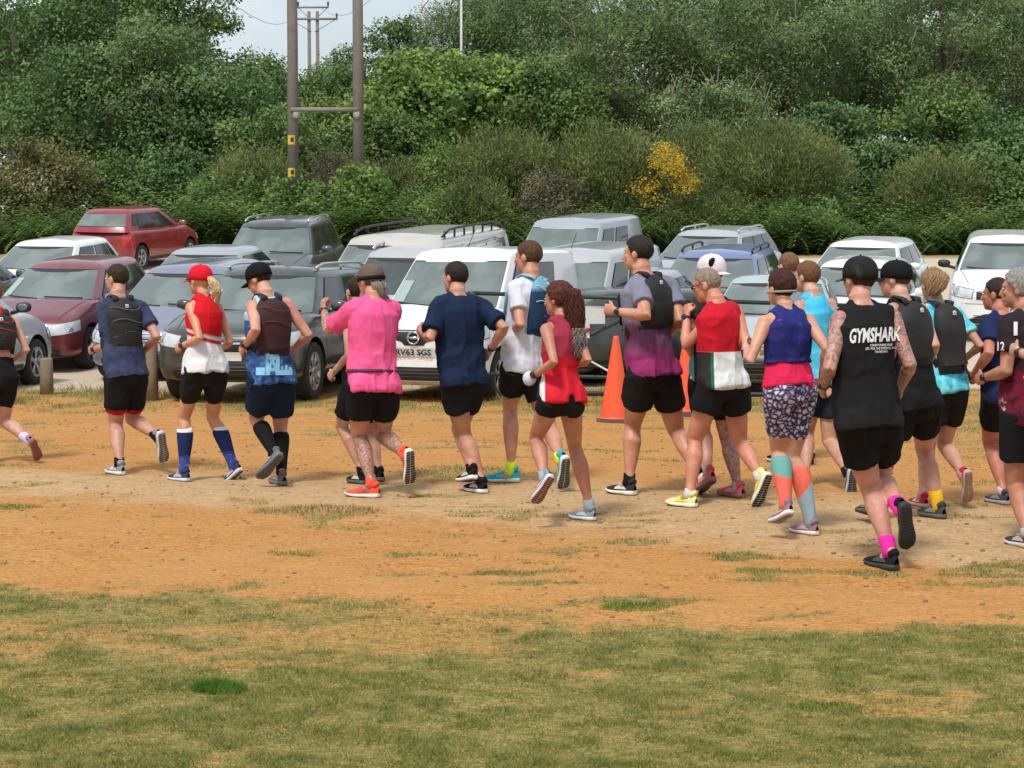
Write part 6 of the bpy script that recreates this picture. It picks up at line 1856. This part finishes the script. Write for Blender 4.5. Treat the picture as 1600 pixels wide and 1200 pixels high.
T_(650, 180, 110, 95, 63, M_BRI, 'bright green broadleaf tree right of the poles', 24000, leaf=.17, elong=1.3)
T_(770, 175, 80, 80, 64, M_BRI, 'second bright green broadleaf tree beside the pale willow', 16000, leaf=.17, elong=1.3)
T_(600, 230, 70, 60, 61, M_MID, 'mid green tree behind the lime sapling', 10000)
T_(720, 70, 75, 95, 70, M_WIL, 'pale willow right of the sky gap', 17000, elong=3, kind='willow')
T_(830, 60, 110, 130, 69, M_WILD, 'dark willow in the middle of the tree line', 26000, elong=2.6, kind='willow')
T_(870, 170, 80, 70, 63, M_MID, 'green tree behind the middle broom bushes', 12000)
T_(960, 90, 120, 150, 66, M_WIL, 'tall olive willow above the yellow flowers', 30000, elong=2.8, kind='willow')
T_(1090, 60, 110, 140, 68, M_WILD, 'tall dark willow right of the yellow flowers', 26000, elong=2.8, kind='willow')
T_(1110, 180, 90, 70, 62, M_WIL, 'low olive willow behind the big round broom', 13000, elong=2.4, kind='willow')
T_(1220, 70, 120, 140, 65, M_WIL, 'tall olive willow with bare pale twigs right of centre', 30000, elong=2.8, kind='willow')
T_(1350, 130, 115, 160, 67, M_WILD, 'tall dark willow above the white hatchback', 30000, elong=2.6, kind='willow')
T_(1290, 230, 80, 70, 60.5, M_DARK, 'dark leafy shrub in the gap right of the round broom', 12000)
T_(1480, 60, 120, 150, 64, M_WIL, 'tall pale willow in the upper right', 32000, elong=2.8, kind='willow')
T_(1590, 150, 110, 180, 66, M_WILD, 'tall dark willow at the upper right corner', 30000, elong=2.6, kind='willow')
T_(1450, 225, 110, 90, 61, M_MID, 'mid green tree above the white four wheel drive', 18000)
T_(1580, 270, 80, 90, 59, M_DARK, 'dark green tree at the right picture edge', 14000)
T_(505, 172, 62, 42, 84, M_MID, 'low hazy green tree between the near poles, farther back', 7000)
T_(425, 140, 30, 46, 68, M_MID, 'small wispy green tree at the left side of the sky gap', 2600, crad=.2, upright=.6)
T_(545, 150, 40, 45, 80, M_DARK, 'small dark tree touching the second near pole', 5000)
T_(508, 142, 58, 40, 82, M_MID, 'low green tree closing the view between the near poles', 6500)
T_(402, 150, 44, 60, 66.5, M_MID, 'wispy topped green tree beside the first near pole', 7500, crad=.22, upright=.5)
# a darker row behind closes the gaps
for i, x in enumerate((-60, 90, 200)):
    T_(x, 120, 130, 210, 76 + i % 2 * 3, M_DARK, 'dark tree of the back row on the left', 12000, leaf=.24, group='back row of dark trees on the left')
for i, x in enumerate((800, 890, 1020, 1160, 1300, 1440, 1580, 1700)):
    T_(x, 110, 130, 210, 77 + i % 2 * 3, M_DARK, 'dark tree of the back row on the right', 12000, leaf=.24, group='back row of dark trees on the right')
# shrubs in front
def B_(*a, **k): return tree(*a, group='shrubs along the edge of the car park', name='shrub', cat='shrub', **k)
B_(60, 300, 95, 75, 56, M_OLI, 'olive green shrub with yellowing tips at the left edge', n=15000, leaf=.11)
B_(185, 300, 90, 60, 58, M_MID, 'green shrub above the red hatchback', n=11000, leaf=.12)
B_(290, 290, 90, 60, 57, M_DARK, 'dark shrub right of the red hatchback', n=12000, leaf=.12)
B_(400, 275, 70, 52, 56, M_BRM, 'olive broom bush left of the near poles', n=20000, kind='broom')
B_(345, 330, 80, 48, 54.5, M_FRN, 'low green bramble right of the red hatchback', n=12000, leaf=.13, elong=2)
B_(455, 335, 80, 45, 54, M_FRN, 'low green bramble in front of the near poles', n=12000, leaf=.13, elong=2)
B_(530, 285, 62, 55, 56, M_BRO, 'brownish twiggy shrub at the foot of the second pole', n=10000, leaf=.09, elong=3)
B_(562, 305, 30, 48, 54, M_LIME, 'lime green sapling right of the near poles', n=3600, leaf=.16, elong=1.6)
B_(630, 295, 62, 52, 56.5, M_BRM, 'olive broom bush right of the lime sapling', n=16000, kind='broom')
B_(700, 280, 65, 55, 57, M_BRI, 'bright green shrub above the cream people carrier', n=10000, leaf=.13)
B_(640, 335, 90, 32, 54, M_FRN, 'low fern patch behind the cream people carrier', n=9000, leaf=.12, elong=2.4)
B_(790, 265, 92, 75, 56, M_BRM, 'big broom bush above the cream people carrier', n=34000, kind='broom')
B_(740, 320, 60, 45, 54.5, M_BRM, 'small low broom bush beside the cream people carrier', n=14000, kind='broom')
B_(950, 265, 98, 85, 55.5, M_BRM, 'big rounded broom bush left of the yellow flowers', n=38000, kind='broom')
B_(860, 320, 60, 45, 54.5, M_BRO, 'dark twiggy shrub above the hedge side van', n=9000, leaf=.09, elong=3)
B_(1085, 265, 75, 85, 57, M_BRM, 'broom bush right of the yellow flowers', n=28000, kind='broom')
B_(1210, 265, 118, 85, 55, M_BRM, 'largest rounded broom bush in the middle of the hedge', n=46000, kind='broom')
B_(1110, 335, 75, 48, 54, M_BRM, 'low broom bush behind the silver estate', n=18000, kind='broom')
B_(1465, 290, 85, 55, 56, M_BRM, 'broom bush above the white four wheel drive', n=24000, kind='broom')
B_(1250, 350, 80, 38, 53.5, M_FRN, 'dark bracken clump left of the white hatchback', n=9000, leaf=.12, elong=2.6)
B_(1044, 254, 18, 32, 53.6, M_YEL, 'yellow flowering branch of gorse in front of the broom', n=2600, leaf=.065, crad=.5, clumps=16)
B_(1016, 299, 16, 11, 53.6, M_YEL, 'small yellow flowering sprig at the left of the gorse', n=600, leaf=.06, clumps=7)
B_(1066, 287, 18, 10, 53.6, M_YEL, 'small yellow flowering sprig at the right of the gorse', n=900, leaf=.06, clumps=8)

B_(1375, 300, 95, 75, 57.5, M_DARK, 'dark shrub between the round broom and the white four wheel drive', n=15000, leaf=.13)
B_(1545, 310, 80, 70, 56.5, M_MID, 'green shrub at the right picture edge above the bracken', n=12000, leaf=.13)
# bracken and undergrowth that nobody could count
def fronds(x0, x1, y0, y1, cnt, hgt, mat, nm, seed):
    r = np.random.default_rng(seed); V = []
    X = r.uniform(x0, x1, cnt); Y = r.uniform(y0, y1, cnt) + 3.2 * (fbm2(X * .35, X * 0 + 2, 3, 17) - .42); A = r.uniform(0, 6.28, cnt); Hh = hgt * r.uniform(.45, 1.2, cnt) * (.1 + 1.7 * smst(.3, .72, fbm2(X * .55, Y * .55, 3, seed))); Ln = Hh * r.uniform(.7, 1.2, cnt)
    Z0 = terrain(X, Y) + r.uniform(0, .3, cnt)
    K = 13
    for j in range(K):
        t = (j + 1) / K; w = .22 * np.sin(math.pi * min(1, t * .9 + .18)) * (1.05 - t) * 1.6 + .03
        px = X + np.cos(A) * Ln * t * t; py = Y + np.sin(A) * Ln * t * t; pz = Z0 + Hh * (1.25 * t - .45 * t * t)
        for s in (-1, 1):
            ox, oy = -np.sin(A) * s * w, np.cos(A) * s * w; dz = -w * .25; th = .030
            tx_, ty_ = np.cos(A) * th, np.sin(A) * th
            V.append(np.stack([np.stack([px - tx_, py - ty_, pz], 1), np.stack([px + tx_ * 1.4, py + ty_ * 1.4, pz], 1), np.stack([px + ox + tx_ * 2, py + oy + ty_ * 2, pz + dz], 1)], 1))
    V = np.stack(V, 1).reshape(-1, 3)
    tag(mk(nm, V, np.arange(len(V)).reshape(-1, 3), mat, smooth=False), kind='stuff')
fronds(-17, 18, 51.5, 58, 9000, 1.0, M_FRN, 'bracken', 5)
fronds(-10, -3, 51.8, 55, 1800, 1.3, M_BRI, 'bramble', 8)
fronds(4, 18, 51.8, 56, 3200, 1.25, M_FRN, 'tall_bracken', 9)
